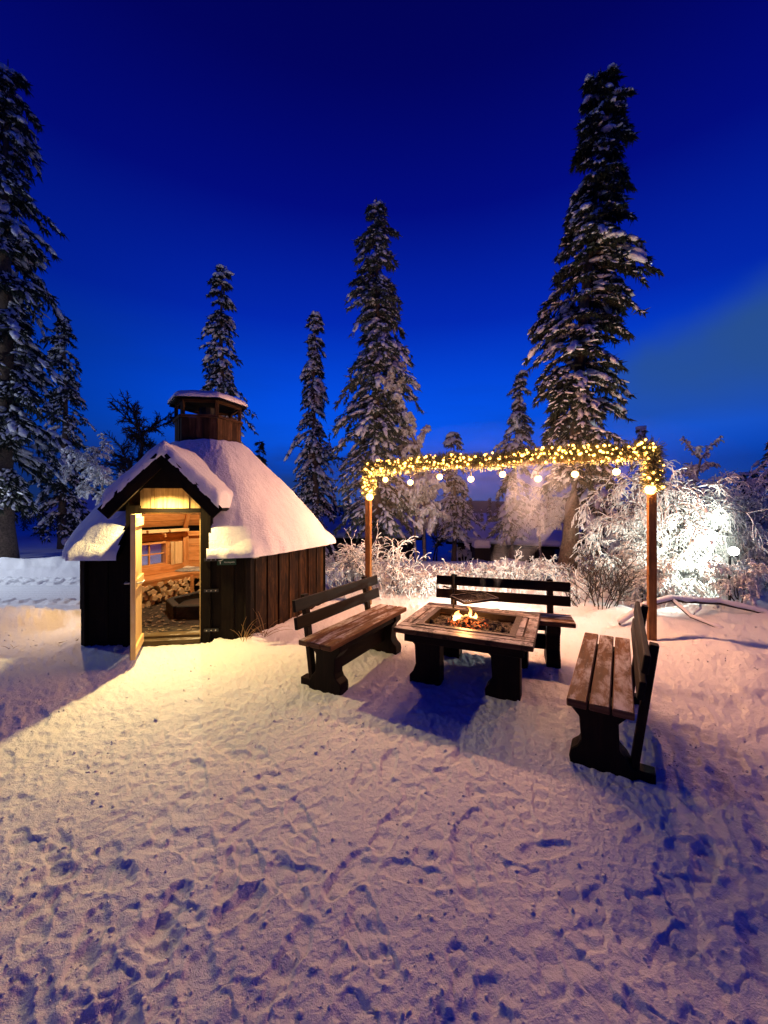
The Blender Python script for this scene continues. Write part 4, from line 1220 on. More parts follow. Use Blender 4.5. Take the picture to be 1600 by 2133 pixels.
# festoon of larger bulbs
fest = empty('bulb_string', PL + Vector((0, 0, PT)), 0, 'string of round warm bulbs hanging just below the garland', 'string lights')
bp = []
for (px, py) in ((803, 999), (855, 1005), (916, 993), (981, 998), (1047, 988), (1121, 997), (1198, 988), (1284, 983)):
    # intersection of the pixel's column with the frame plane
    k = (px - 800) / F; t = (k * PL.y - PL.x) / (D.x - k * D.y); Y = PL.y + D.y * t - .03; bp.append((at(px, py, Y), P_BULB))
bp = [(at(770, 1035, 6.30), P_POST)] + bp + [(at(1355, 1020, 4.66), P_POST * .8)]
cordp = []
for i, (p, e) in enumerate(bp):
    q = p - fest.location
    top = q + Vector((0, 0, .075)); 
    if 0 < i < 9:
        cordp.append(q + Vector((0, 0, .10)))
        if i < 8:
            n2_ = bp[i + 1][0] - fest.location; cordp.append((q + n2_) / 2 + Vector((0, 0, .15)))
    mb = MB(93); mb.tube([q + Vector((0, 0, .10)), q + Vector((0, 0, .03))], .014, 8); so = mb.build('socket', M_BLACK, fest)
    r = .043 if 0 < i < 9 else .06
    ball('bulb', tuple(q), r, M_BULB, so)
    lamp('bulb_light', q, e, AMBER if 0 < i < 9 else ((1.0, .60, .20) if i == 0 else AMBER), .008, fest)
mb = MB(94); mb.tube(cordp, .007, 5); mb.build('cord', M_BLACK, fest)

# ------------------------------------------------------------------ trees
def basis(dirs, up=(0, 0, 1)):
    d = dirs / np.linalg.norm(dirs, axis=1, keepdims=True)
    s = np.cross(d, np.array(up)[None]); n = np.linalg.norm(s, axis=1, keepdims=True); s = np.where(n < 1e-3, np.array([[1., 0, 0]]), s / np.maximum(n, 1e-6))
    u = np.cross(s, d); return d, s, u
def inst(ico, pos, dirs, scl, rg, wob=.18):
    """instances of a lumpy ball: scl (n,3) along dir, side, up"""
    d, s, u = basis(dirs); v, f = ico; n = len(pos)
    w = 1 + wob * rg.randn(n, len(v), 1)
    L = v[None] * w * scl[:, None, :]
    P = pos[:, None, :] + L[..., 0:1] * d[:, None] + L[..., 1:2] * s[:, None] + L[..., 2:3] * u[:, None]
    Fc = (f[None] + (np.arange(n) * len(v))[:, None, None]).reshape(-1, 3)
    return P.reshape(-1, 3), Fc
def trunk_mesh(name, pts, rad, mat, parent, n=9, seed=0):
    mb = MB(seed); mb.tube(pts, rad, n); return mb.build(name, mat, parent, smooth=True)
def blades(a, dirs, L, W, rg):
    """thin hanging blades: quads from a along dirs"""
    d = dirs / np.linalg.norm(dirs, axis=1, keepdims=True); r = rg.randn(*d.shape); s = np.cross(d, r); s /= np.linalg.norm(s, axis=1, keepdims=True) + 1e-6
    e = a + d * L[:, None]; m = a + d * L[:, None] * .45 + rg.randn(*a.shape) * .004
    w = W[:, None]
    V = np.stack([a - s * w * .4, a + s * w * .4, m + s * w, e, m - s * w], 1).reshape(-1, 3)
    n = len(a); b = (np.arange(n) * 5)[:, None]
    return V, np.concatenate([b + np.array([[0, 1, 2, 4]]), b + np.array([[4, 2, 3, 3]])])
def tri_blades(a, dirs, L, W, rg):
    d = dirs / np.linalg.norm(dirs, axis=1, keepdims=True); r = rg.randn(*d.shape); s = np.cross(d, r); s /= np.linalg.norm(s, axis=1, keepdims=True) + 1e-6
    e = a + d * L[:, None]; w = W[:, None]
    V = np.stack([a - s * w, a + s * w, e + s * w * .25], 1).reshape(-1, 3); n = len(a)
    return V, np.arange(n * 3).reshape(-1, 3)

def spruce(name, label, loc, H, Rm, seed, nb=30, clear=0.0, lean=(0, 0), droop=1.0, snow=1.0, ntw=12, nbl=3, fmat=None, ico=I1, power=.75, tr=None, bl=.12, sc_=1.0, group=None, ragged=.35, topr=.18, smat=None, hang=1.0, cat='spruce'):
    rg = np.random.RandomState(seed)
    t0 = empty(name, loc, 0, label, cat, group)
    tr = tr or H * .014 + .03
    def axis(h): 
        q = h / H; return np.stack([lean[0] * q + .04 * np.sin(h * .9 + seed), lean[1] * q, h], -1)
    hs = np.linspace(0, H * .995, 16); A = axis(hs)
    trunk_mesh('trunk', [tuple(p) for p in A], [max(.008, tr * (1 - (h / H)) ** .8 * (1.25 if i == 0 else 1)) for i, h in enumerate(hs)], M_BARK, t0, seed=seed)
    n = int(nb * (H - clear))
    # branch heights, denser towards the top for narrow crowns
    q = np.sort(rg.rand(n)); h = clear + (H - clear) * (q ** .95) * .985
    tt = (h - clear) / (H - clear)
    prof = (1 - tt) ** power * (1 - topr) + topr * (1 - tt) ** .25
    lob = 1 + ragged * np.sin(h * 3.1 + seed) * .5 + ragged * np.sin(h * 7.3 + seed * 2) * .35
    low = .55 + .45 * sstep(tt, 0, .12)
    az = rg.rand(n) * 2 * PI
    L = Rm * prof * lob * low * rg.uniform(.55, 1.12, n) * (1 + .25 * np.cos(az * 2 + h * 1.3))
    L = np.maximum(L, .10 * sc_)
    o = np.stack([np.cos(az), np.sin(az), np.zeros(n)], -1); sd = np.stack([-np.sin(az), np.cos(az), np.zeros(n)], -1)
    up0 = rg.uniform(.05, .35, n) + .5 * sstep(tt, .8, 1.0); dr = rg.uniform(.55, 1.05, n) * droop
    A0 = axis(h)
    def P(s, idx):
        s = s[:, None]
        return A0[idx] + o[idx] * (L[idx][:, None] * s) + np.array([[0, 0, 1.]]) * (L[idx][:, None] * (up0[idx][:, None] * s - dr[idx][:, None] * s * s))
    # limbs as thin strips (tubes of 3 sides)
    segs = 5; lim_p0 = []; lim_p1 = []; r0 = []; r1 = []
    for k in range(segs):
        ii = np.arange(n); a = P(np.full(n, k / segs), ii); b = P(np.full(n, (k + 1) / segs), ii)
        lim_p0.append(a); lim_p1.append(b); r0.append(.013 * sc_ * (1 - k / segs) + .004); r1.append(.013 * sc_ * (1 - (k + 1) / segs) + .003)
    V, Fq = prisms(np.concatenate(lim_p0), np.concatenate(lim_p1), np.repeat(r0, n), np.repeat(r1, n))
    fast('limbs', V, Fq, M_BARK, t0)
    # twigs
    idx = np.repeat(np.arange(n), ntw); s = rg.uniform(.12, 1.0, len(idx)) ** .8
    base = P(s, idx); side = np.where(rg.rand(len(idx)) < .5, -1., 1.)[:, None]
    tl_ = (L[idx] * .42 * (1.15 - s) + .07 * sc_) * rg.uniform(.6, 1.2, len(idx))
    td = o[idx] * .65 + sd[idx] * side * rg.uniform(.3, 1.1, len(idx))[:, None] + np.array([[0, 0, 1.]]) * (-.35 - .5 * rg.rand(len(idx)))[:, None] * droop
    td /= np.linalg.norm(td, axis=1, keepdims=True)
    # blades on twigs and on limbs
    i2 = np.repeat(np.arange(len(idx)), nbl); q2 = rg.rand(len(i2)); a = base[i2] + td[i2] * (tl_[i2] * q2)[:, None]
    bd = td[i2] * .55 + rg.randn(len(i2), 3) * .38 + np.array([[0, 0, -.55 * hang]]); bd2 = bd
    Lb = bl * sc_ * rg.uniform(.6, 1.4, len(i2))
    V1, F1 = tri_blades(a, bd2, Lb, np.full(len(i2), .024 * sc_), rg)
    i3 = np.repeat(np.arange(n), 6 + ntw // 2); s3 = rg.uniform(.1, 1.02, len(i3)); a3 = P(s3, i3)
    bd3 = o[i3] * .6 + rg.randn(len(i3), 3) * .45 + np.array([[0, 0, -.35]])
    V3, F3 = tri_blades(a3, bd3, bl * sc_ * rg.uniform(.7, 1.5, len(i3)), np.full(len(i3), .020 * sc_), rg)
    fast('foliage', np.concatenate([V1, V3]), np.concatenate([F1, F3 + len(V1)]), fmat or M_NEED, t0)
    # snow: pads on limbs and cushions on twigs
    keep = rg.rand(n) < .85 * snow; ii = np.where(keep)[0]; k4 = np.repeat(ii, 7); s4 = rg.uniform(.2, 1.0, len(k4))
    load = (.5 + .9 * np.clip(np.sin(az * 1.0 + h * 2.3) * .5 + .5, 0, 1))
    p4 = P(s4, k4) + sd[k4] * (rg.randn(len(k4), 1) * .05 * sc_); tan = o[k4] + np.array([[0, 0, 1.]]) * (up0[k4] - 2 * dr[k4] * s4)[:, None]
    wl_ = load[k4] * rg.uniform(.6, 1.3, len(k4))
    Lc = np.minimum(L[k4], 1.0); sc4 = np.stack([.075 * wl_ + .05 * Lc * s4, .036 * wl_ + .015 * Lc, .028 * wl_ + .011], -1) * sc_
    p4 = p4 + np.array([[0, 0, 1.]]) * (sc4[:, 2:3] * .75)
    kt = rg.rand(len(idx)) < .60 * snow; k5 = np.where(kt)[0]
    q5 = rg.uniform(.3, .95, len(k5)); p5 = base[k5] + td[k5] * (tl_[k5] * q5)[:, None]
    sc5 = np.stack([.026 * sc_ + tl_[k5] * .24, np.full(len(k5), .017 * sc_) + tl_[k5] * .045, np.full(len(k5), .014 * sc_)], -1) * rg.uniform(.7, 1.25, (len(k5), 1))
    p5 = p5 + np.array([[0, 0, 1.]]) * sc5[:, 2:3] * .8
    V4, F4 = inst(ico, np.concatenate([p4, p5]), np.concatenate([tan, td[k5]]), np.concatenate([sc4, sc5]), rg, .13 if ico is I2 else .18)
    fast('snow_load', V4, F4, smat or M_SNOWT, t0, smooth=True)
    return t0

def prisms(p0, p1, r0, r1, k=3):
    p0 = np.asarray(p0, float); p1 = np.asarray(p1, float); n = len(p0)
    d, s, u = basis(p1 - p0 + 1e-6)
    ring = [(math.cos(2 * PI * i / k + .5), math.sin(2 * PI * i / k + .5)) for i in range(k)]
    A = np.stack([p0 + (s * c + u * w) * np.asarray(r0)[:, None] for c, w in ring], 1); B = np.stack([p1 + (s * c + u * w) * np.asarray(r1)[:, None] for c, w in ring], 1)
    V = np.concatenate([A, B], 1).reshape(-1, 3); b = (np.arange(n) * 2 * k)[:, None]
    Fq = np.concatenate([b + np.array([[i, (i + 1) % k, k + (i + 1) % k, k + i]]) for i in range(k)])
    return V, Fq

def grow(rg, p, d, L, r, depth, out, P):
    """recursive branching; out collects (p0,p1,r0,r1,depth)"""
    n = P['n']; seg = L / n; p = Vector(p); d = Vector(d).normalized()
    for i in range(n):
        w = P['wob']; d = (d + Vector((rg.gauss(0, w), rg.gauss(0, w), rg.gauss(0, w) + (P['up'] if depth <= 1 else 0) - P['droop'] * (depth >= 1) * (i + 1) / n * (1 + .4 * depth)))).normalized()
        q = p + d * seg; f0 = 1 - i / n * .45; f1 = 1 - (i + 1) / n * .45
        out.append((tuple(p), tuple(q), r * f0, r * f1, depth)); p = q
        if depth < P['depth'] and (i >= P['first'] or depth > 0):
            for c in range(P['kids'][depth] if rg.random() < P['kp'] else 0):
                a = Vector((rg.gauss(0, 1), rg.gauss(0, 1), rg.gauss(0, .6))); a -= a.dot(d) * d; a.normalize()
                nd = d * P['fwd'] + a * P['spread']
                grow(rg, p, nd, L * P['ratio'] * rg.uniform(.65, 1.15), r * .6, depth + 1, out, P)
    return out
def woody(name, label, cat, loc, stems, P, seed, mats, frost_r=.010, frost_from=0, group=None, clumps=0, clr=.03, rmin=.003, stemname='branches', k=3):
    rg = random.Random(seed); t0 = empty(name, loc, 0, label, cat, group); out = []
    for (p, d, L, r) in stems: grow(rg, p, d, L, r, 0, out, P)
    a = np.array([o[0] for o in out]); b = np.array([o[1] for o in out]); r0 = np.array([o[2] for o in out]); r1 = np.array([o[3] for o in out]); dp = np.array([o[4] for o in out])
    V, Fq = prisms(a, b, np.maximum(r0, rmin), np.maximum(r1, rmin * .8), k); fast(stemname, V, Fq, mats[0], t0)
    if mats[1] is not None:
        m = dp >= frost_from
        off = np.array([[0, 0, frost_r * .45]]); nn_ = np.random.RandomState(seed)
        fr = frost_r * nn_.uniform(.6, 1.4, m.sum())
        V, Fq = prisms(a[m] + off, b[m] + off, np.maximum(r0[m] * .9, fr), np.maximum(r1[m] * .9, fr * .9), k)
        fast('frost', V, Fq, mats[1], t0, smooth=False)
        if clumps:
            ii = nn_.choice(np.where(m)[0], min(clumps, m.sum()), replace=False)
            pos = (a[ii] + b[ii]) / 2 + np.array([[0, 0, clr * .35]]); s_ = np.stack([nn_.uniform(1.0, 2.4, len(ii)), nn_.uniform(.6, 1.1, len(ii)), nn_.uniform(.5, .9, len(ii))], -1) * clr
            V, Fq = inst(I1, pos, b[ii] - a[ii], s_, nn_); fast('snow_load', V, Fq, M_SNOWT, t0, smooth=True)
    return t0
def gz(x, y): return ground_z(x, y)
def base_at(px, Y): 
    x = (px - 800) / F * Y; return Vector((x, Y, gz(x, Y) - .03))
def ztop(py, Y): return CZ + (HOR - py) / F * Y

# the big trees (photo columns, distance, photo row of the tip)
def big(px, Y, top, label, Rm, seed, pxtop=None, **k):
    b = base_at(px, Y); H = ztop(top, Y) - b.z; lx = 0 if pxtop is None else (pxtop - px) / F * Y
    return spruce('spruce_tree', label, b, H, Rm, seed, lean=(lx, 0), **k)
T6 = big(1180, 8.2, 155, 'tallest dark spruce with a bare leaning trunk, rising behind the right half of the garland', 1.04, 101, 1255, nb=30, clear=1.9, ntw=20, nbl=8, ico=I2, power=.42, tr=.17, snow=.9, topr=.42, ragged=.12, bl=.13, droop=.85)
T5 = big(785, 12.0, 408, 'tall snowy spruce standing behind the left garland post', 1.42, 102, 786, nb=30, clear=.9, ntw=16, nbl=7, ico=I2, power=.62, tr=.16, snow=.95, topr=.15, fmat=M_NEEDF, bl=.15)
T1 = big(6, 10.6, 118, 'huge snow-laden spruce cut by the left edge of the picture', 1.32, 103, 14, nb=24, clear=1.6, ntw=14, nbl=7, ico=I2, power=.45, tr=.26, snow=1.15, topr=.3, sc_=1.15, bl=.15)
T2 = big(132, 14.5, 650, 'dark slender spruce just right of the huge left tree', 1.0, 104, 136, nb=24, clear=.6, ntw=9, nbl=4, power=.5, snow=.75, topr=.3, sc_=1.15)
T3 = big(465, 13.5, 548, 'pointed spruce rising straight behind the hut chimney', 1.15, 105, 462, nb=24, clear=.6, ntw=9, nbl=4, power=.6, snow=.95, topr=.1, sc_=1.1)
T4 = big(655, 14.5, 645, 'narrow snow-covered spruce between the hut and the left garland post', .98, 106, 655, nb=26, clear=.4, ntw=10, nbl=4, power=.62, snow=1.25, topr=.1, sc_=1.1)
T7 = big(945, 15.0, 900, 'slim snowy spruce behind the middle of the garland', .95, 107, 948, nb=24, clear=.9, ntw=9, nbl=4, power=.55, snow=1.3, topr=.15, sc_=1.1)
T8 = big(1062, 13.0, 768, 'snowy spruce half hidden to the left of the tallest spruce', 1.05, 108, 1087, nb=22, clear=.9, ntw=9, nbl=4, power=.85, snow=1.0, topr=.14, fmat=M_NEEDF, sc_=1.1)
T8b = big(1240, 10.5, 985, 'low broad spruce with thick snow pads behind the right end of the garland', 1.35, 115, 1250, nb=34, clear=.5, ntw=12, nbl=4, power=.45, snow=1.2, topr=.3, ico=I2, sc_=1.2, droop=1.1)
T9 = big(1335, 14.0, 888, 'small pointed spruce top above the right garland corner', .55, 109, 1335, nb=22, clear=.8, ntw=7, nbl=4, power=.7, snow=.8, topr=.2)
T10 = big(1568, 12.0, 978, 'dark spruce near the right edge of the picture', 1.15, 110, 1562, nb=24, clear=.3, ntw=9, nbl=4, power=.7, snow=.35, topr=.15, sc_=1.1)
T11 = big(1640, 9.5, 905, 'spruce with heavy frost cut by the right edge of the picture', 1.15, 111, 1630, nb=26, clear=.4, ntw=12, nbl=4, power=.55, snow=1.5, fmat=M_NEEDF, topr=.3, sc_=1.05)
T12 = big(540, 17.0, 915, 'small dark spruce tip showing over the right slope of the hut roof', .7, 112, 540, nb=18, clear=.3, ntw=7, nbl=4, power=.7, snow=.3, topr=.15, sc_=1.2)
#T13 = big(60, 13.0, 420, 'grey snowy spruce close behind the huge left tree', 1.0, 113, 50, nb=22, clear=.6, ntw=9, nbl=4, power=.5, snow=1.1, topr=.3, sc_=1.2)
# far spruces in the valley: copies of one small tree
far0 = spruce('spruce_tree', 'far dark spruce', (0, 0, 0), 6.0, .75, 120, nb=16, ntw=6, nbl=3, snow=.22, power=.8, topr=.12, sc_=1.5)
fars = [(980, 1036, 36, 'far dark spruce alone, left of the trio seen under the garland'), (1020, 1036, 33, 'far dark spruce, left one of the pair beside the smoke'), (1037, 1034, 33, 'far dark spruce, right one of the pair beside the smoke'),
        (1003, 1060, 38, 'short far spruce between the lone one and the pair'), (968, 1075, 40, 'short far spruce beside the slim snowy spruce'), (1052, 1062, 36, 'short far spruce nearest the smoke'), (992, 1070, 34, 'lowest far spruce behind the cabin roofs'),
        (708, 1040, 36, 'far spruce just left of the left garland post'), (726, 1018, 34, 'taller far spruce close to the left garland post'), (742, 1035, 38, 'far spruce touching the left garland post'), (700, 1050, 42, 'faint far spruce beside the narrow snowy one'),
        (200, 1000, 30, 'far spruce seen left of the hut roof'), (160, 985, 28, 'far spruce behind the dark slender tree'), (90, 990, 26, 'far spruce low behind the huge left tree'), (250, 1010, 32, 'far spruce hidden low behind the hut roof edge'),
        (1450, 1010, 34, 'far spruce behind the frosted thicket'), (1420, 1020, 38, 'fainter far spruce behind the frosted thicket'), (925, 1045, 34, 'far spruce left of the slim snowy spruce')]
for i, (px, top, Y, lab) in enumerate(fars):
    b = base_at(px, Y); H = ztop(top, Y) - b.z; s = H / 6.0; sx_ = min(s, .85 + .35 * rnd.random() + .15 * s)
    if i == 0: o = far0; o.location = b; o.rotation_euler = (0, 0, rnd.random() * 6); o.scale = (sx_, sx_, s); tag(o, lab, 'spruce', 'far spruces in the valley')
    else: dup(far0, b, rnd.random() * 6, (sx_, sx_, s), lab, 'far spruces in the valley')

# forest belt filling the low background
vs = []; fs = []; off = 0; nr_ = np.random.RandomState(9)
def forest(n, r0, r1, a0, a1, hmin, hmax, mat, name, label):
    Vs_ = []; Fs_ = []; off = 0
    for i in range(n):
        a = nr_.uniform(a0, a1); r = nr_.uniform(r0, r1); x = r * math.sin(a); y = r * math.cos(a); z = gz(x, y); H = nr_.uniform(hmin, hmax); m = 46
        h = np.repeat(np.linspace(.06, 1, m // 2), 4)[:m * 2]; k_ = len(h); az_ = nr_.rand(k_) * 6.28; rad_ = (1 - h) ** .8 * H * .13 * nr_.uniform(.6, 1.2, k_) + .06
        p0 = np.stack([np.full(k_, x), np.full(k_, y), z + h * H], -1); e = p0 + np.stack([np.cos(az_) * rad_, np.sin(az_) * rad_, -rad_ * .5], -1)
        w = np.stack([-np.sin(az_), np.cos(az_), np.zeros(k_)], -1) * (.05 * H * .6) * (1.05 - h)[:, None]
        V = np.stack([p0 + np.array([[0, 0, .05 * H * .4]]), e - w, e + w], 1).reshape(-1, 3); Vs_.append(V); Fs_.append(np.arange(len(V)).reshape(-1, 3) + off); off += len(V)
        k2 = np.array([[x - .05, y, z], [x + .05, y, z], [x, y, z + H]]); Vs_.append(k2); Fs_.append(np.array([[0, 1, 2]]) + off); off += 3
    o = fast(name, np.concatenate(Vs_), np.concatenate(Fs_), mat); tag(o, label, 'forest', kind='stuff')
M_FARN = needle('far_needles', (.02, .03, .03), (.05, .06, .06), .5)
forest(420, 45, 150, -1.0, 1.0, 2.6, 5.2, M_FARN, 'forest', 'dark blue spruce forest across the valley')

# birches and bare trees
PB = dict(n=6, wob=.10, up=.05, droop=.10, depth=3, first=2, kids=(2, 2, 2), kp=.8, fwd=.75, spread=.75, ratio=.50)
def birch(px, Y, top, label, seed, P=PB, mats=(M_BIRCHB, M_FROST), fr=.012, w=1.0, stems=1, name='birch_tree', cat='birch', **k):
    b = base_at(px, Y); H = (ztop(top, Y) - b.z) / 1.05; rg = random.Random(seed)
    st = [((rg.uniform(-.1, .1) * (stems > 1), 0, 0), (rg.uniform(-.15, .15) * w, rg.uniform(-.1, .1), 1), H * rg.uniform(.85, 1), .02 + H * .010) for _ in range(stems)]
    return woody(name, label, cat, b, st, P, seed, mats, fr, **k)
PBf = dict(PB, n=8, kids=(2, 2, 1), kp=.85, droop=.16, ratio=.38, first=2)
birch(885, 12.5, 775, 'white frosted birch beside the tall spruce behind the left garland half', 211, dict(PBf, n=14, ratio=.17, kids=(3, 3, 2), kp=1.0, droop=.26), fr=.026, clumps=500, clr=.06)
birch(868, 11.5, 960, 'round-crowned frosted birch below the left half of the garland', 212, dict(PBf, n=9, ratio=.34, kids=(3, 2, 2), first=4, droop=.2), fr=.017, clumps=380, clr=.05)
birch(1412, 9.0, 915, 'frosted birch arching above the right garland corner', 213, dict(PBf, n=10, ratio=.19, kids=(3, 3, 1), first=4, droop=.18), fr=.012, clumps=260, clr=.03)
birch(300, 16.0, 868, 'bare dark birch behind the left slope of the hut roof', 214, dict(PBf, n=9, ratio=.36, kids=(3, 2, 2), first=3, droop=.02, up=.02), mats=(M_TWIG, None), rmin=.008)
birch(590, 15.0, 890, 'dim frosted birch between the hut roof and the narrow spruce', 215, dict(PBf, n=10, ratio=.26, kids=(3, 2, 2), first=2, droop=.10), mats=(M_TWIG, M_FROST), fr=.008)
birch(222, 11.5, 935, 'small crooked frosted pine left of the hut roof', 216, dict(PBf, n=8, ratio=.38, kids=(2, 2, 2), first=4, droop=.16), fr=.016, clumps=200, clr=.04, name='young_pine', cat='pine')
birch(905, 17.0, 1070, 'thin dark birch in the blue snow below the garland', 217, dict(PBf, n=8, ratio=.3, kids=(2, 2, 1), first=2, droop=.05), mats=(M_TWIG, None), rmin=.007, stems=2)
birch(1130, 11.0, 1010, 'frosted birch wrapped in smoke left of the tallest trunk', 218, dict(PBf, n=9, ratio=.34, kids=(3, 2, 1), first=3, droop=.25), fr=.014, clumps=120, clr=.04)

# frosted shrubs: upright stems with white twigs
PS = dict(n=5, wob=.16, up=.03, droop=.12, depth=2, first=1, kids=(2, 2), kp=.75, fwd=.8, spread=.65, ratio=.5)
def shrub(px, Y, top, label, seed, width=.35, ns=9, P=PS, mats=(M_TWIG, M_FROST), fr=.0068, group='frosted shrubs behind the seating place', name='frosted_shrub', cat='shrub', z0=None, **k):
    b = base_at(px, Y); H = max(.15, ztop(top, Y) - b.z); rg = random.Random(seed); st = []
    for i in range(ns):
        a = rg.random() * 6.28; q = rg.random() ** .5
        st.append(((math.cos(a) * width * q * .35, math.sin(a) * width * q * .3, 0), (math.cos(a) * width * q / H * .9, math.sin(a) * width * q / H * .7, 1), H * rg.uniform(.6, 1.0), .007 + .004 * H))
    return woody(name, label, cat, b, st, P, seed, mats, fr, group=group, **k)
SH_ = [
 (745, 7.2, 1150, 'frosted shrub left of the left garland post, closest to the hut', .45, 10),
 (800, 6.9, 1135, 'tall frosted shrub just right of the left garland post', .50, 12),
 (840, 7.0, 1190, 'frosted shrub to the right of the tall one by the left post', .45, 11),
 (875, 6.9, 1195, 'low frosted shrub between the left bench and the far bench', .40, 10),
 (905, 7.3, 1190, 'low frosted shrub just left of the far bench', .40, 9),
 (955, 7.6, 1178, 'thin frosted stems above the left end of the far bench', .35, 6),
 (1000, 7.8, 1180, 'frosted stems above the left part of the far bench', .35, 7),
 (1045, 7.4, 1175, 'frosted arch-shaped shrub above the middle of the far bench', .30, 7),
 (1085, 7.6, 1170, 'frosted shrub behind the grill grate, left of the smoky birch', .45, 10),
 (1125, 7.6, 1168, 'frosted shrub behind the far bench, left of the tall trunk', .45, 10),
 (700, 8.6, 1160, 'small frosted shrub next to the hut wall', .35, 7)]
for i, (px, Y, top, lab, w, ns) in enumerate(SH_):
    shrub(px, Y, top, lab, 300 + i, w, ns, clumps=36, clr=.02, P=dict(PS, droop=.18 if i % 2 else .10))
# bright thicket on the right around the floodlight
PT_ = dict(n=6, wob=.17, up=.02, droop=.20, depth=3, first=1, kids=(2, 2, 2), kp=.62, fwd=.75, spread=.75, ratio=.52)
TH_ = [(1225, 7.4, 1195, 'rounded frosted bush just right of the tall trunk', .6, 13), (1300, 7.8, 1185, 'frosted bush behind the bare dark shrub', .45, 12), (1335, 7.2, 1110, 'frosted bush left of the right garland post', .28, 8),
       (1395, 7.4, 1000, 'tall frosted bush with hanging twigs right of the right garland post', .36, 10), (1455, 7.9, 1015, 'frosted bush between the hanging one and the floodlight', .5, 12), (1490, 8.0, 1030, 'frosted bush directly left of the floodlight', .7, 12),
       (1540, 8.2, 1075, 'frosted bush right of the floodlight', .7, 11), (1410, 6.4, 1165, 'low frosted bush behind the fallen branch', .6, 12), (1470, 6.6, 1170, 'low frosted bush behind the middle of the fallen branch', .6, 12),
       (1550, 5.7, 1165, 'thin low frosted bush in front of the floodlight', .30, 6), (1590, 7.0, 1185, 'low frosted bush at the right edge of the picture', .6, 11), (1350, 6.4, 1185, 'low frosted bush behind the right garland post', .5, 10)]
for i, (px, Y, top, lab, w, ns) in enumerate(TH_):
    shrub(px, Y, top, lab, 340 + i, w, ns, P=PT_, clumps=110, clr=.024, fr=.0075, group='frosted thicket around the floodlight')
shrub(1255, 5.9, 1165, 'bare dark-stemmed shrub in front of the bright thicket', 371, .5, 13, P=dict(PS, n=6, droop=-.01, depth=2, kids=(2, 1)), mats=(M_TWIG, None), rmin=.0035, group='bare shrubs', name='bare_shrub')
shrub(1215, 6.1, 1215, 'small bare shrub by the right end of the far bench', 372, .4, 8, P=dict(PS, n=5, droop=-.01, depth=1, kids=(2,)), mats=(M_TWIG, None), rmin=.003, group='bare shrubs', name='bare_shrub')
# undergrowth: countless frosted stalks
st_rg = random.Random(5); a0_, a1_, ra, rb_ = [], [], [], []
for k in range(1500):
    px = st_rg.uniform(690, 1600); Y = st_rg.uniform(6.5, 9.0) if px < 1180 else st_rg.uniform(6.0, 9.5)
    x = (px - 800) / F * Y; z = gz(x, Y) - .02; H = st_rg.uniform(.06, .34) * (1.0 if px < 1200 else 1.25); p = Vector((x, Y, z)); d = Vector((st_rg.gauss(0, .35), st_rg.gauss(0, .3), 1)).normalized()
    for s_ in range(4):
        q = p + d * H / 4; a0_.append(tuple(p)); a1_.append(tuple(q)); rr0 = .006 + .004 * st_rg.random(); ra.append(rr0); rb_.append(rr0); p = q
        d = (d + Vector((st_rg.gauss(0, .3), st_rg.gauss(0, .3), -.12 * s_))).normalized()
V, Fq = prisms(a0_, a1_, ra, rb_); o = fast('undergrowth', V, Fq, M_FROST); tag(o, 'low white frosted stalks poking through the snow behind the benches', 'undergrowth', kind='stuff')
# snow-covered fallen branch at the right
fb = empty('fallen_branch', (0, 0, 0), 0, 'thick snow-covered fallen branch lying across the snow right of the garland post', 'branch')
def G(px, py, Y): 
    p = at(px, py, Y); return p
bpth = [G(1290, 1300, 5.2), G(1345, 1262, 5.35), G(1400, 1248, 5.45), G(1428, 1252, 5.5), G(1500, 1256, 5.5), G(1570, 1272, 5.4), G(1640, 1290, 5.3)]
bp2 = [G(1400, 1250, 5.45), G(1440, 1285, 5.2), G(1490, 1305, 5.0), G(1530, 1325, 4.9)]
bp3 = [G(1422, 1255, 5.5), G(1440, 1242, 5.6), G(1456, 1248, 5.6), G(1460, 1268, 5.5), G(1445, 1280, 5.4)]
mb = MB(401); mb.tube(bpth, [.015, .022, .03, .03, .028, .022, .012], 7); mb.tube(bp2, [.02, .018, .014, .008], 6); mb.tube(bp3, [.012, .011, .010, .008, .005], 6); mb.build('branch', M_TWIG, fb, smooth=True)
def snowtube(pts, r, dz):
    P_ = []; 
    for i in range(len(pts) - 1):
        for t in range(8): P_.append(pts[i].lerp(pts[i + 1], t / 8) + Vector((0, 0, dz)))
    return P_, [r * (.75 + .5 * abs(mnoise.noise(p * 5))) for p in P_]
mb = MB(402)
for pp, r, dz in ((bpth, .042, .03), (bp2, .028, .018), (bp3, .018, .012)):
    P_, R_ = snowtube(pp, r, dz); mb.tube(P_, R_, 8)
mb.build('snow_load', M_SNOWT, fb, smooth=True)

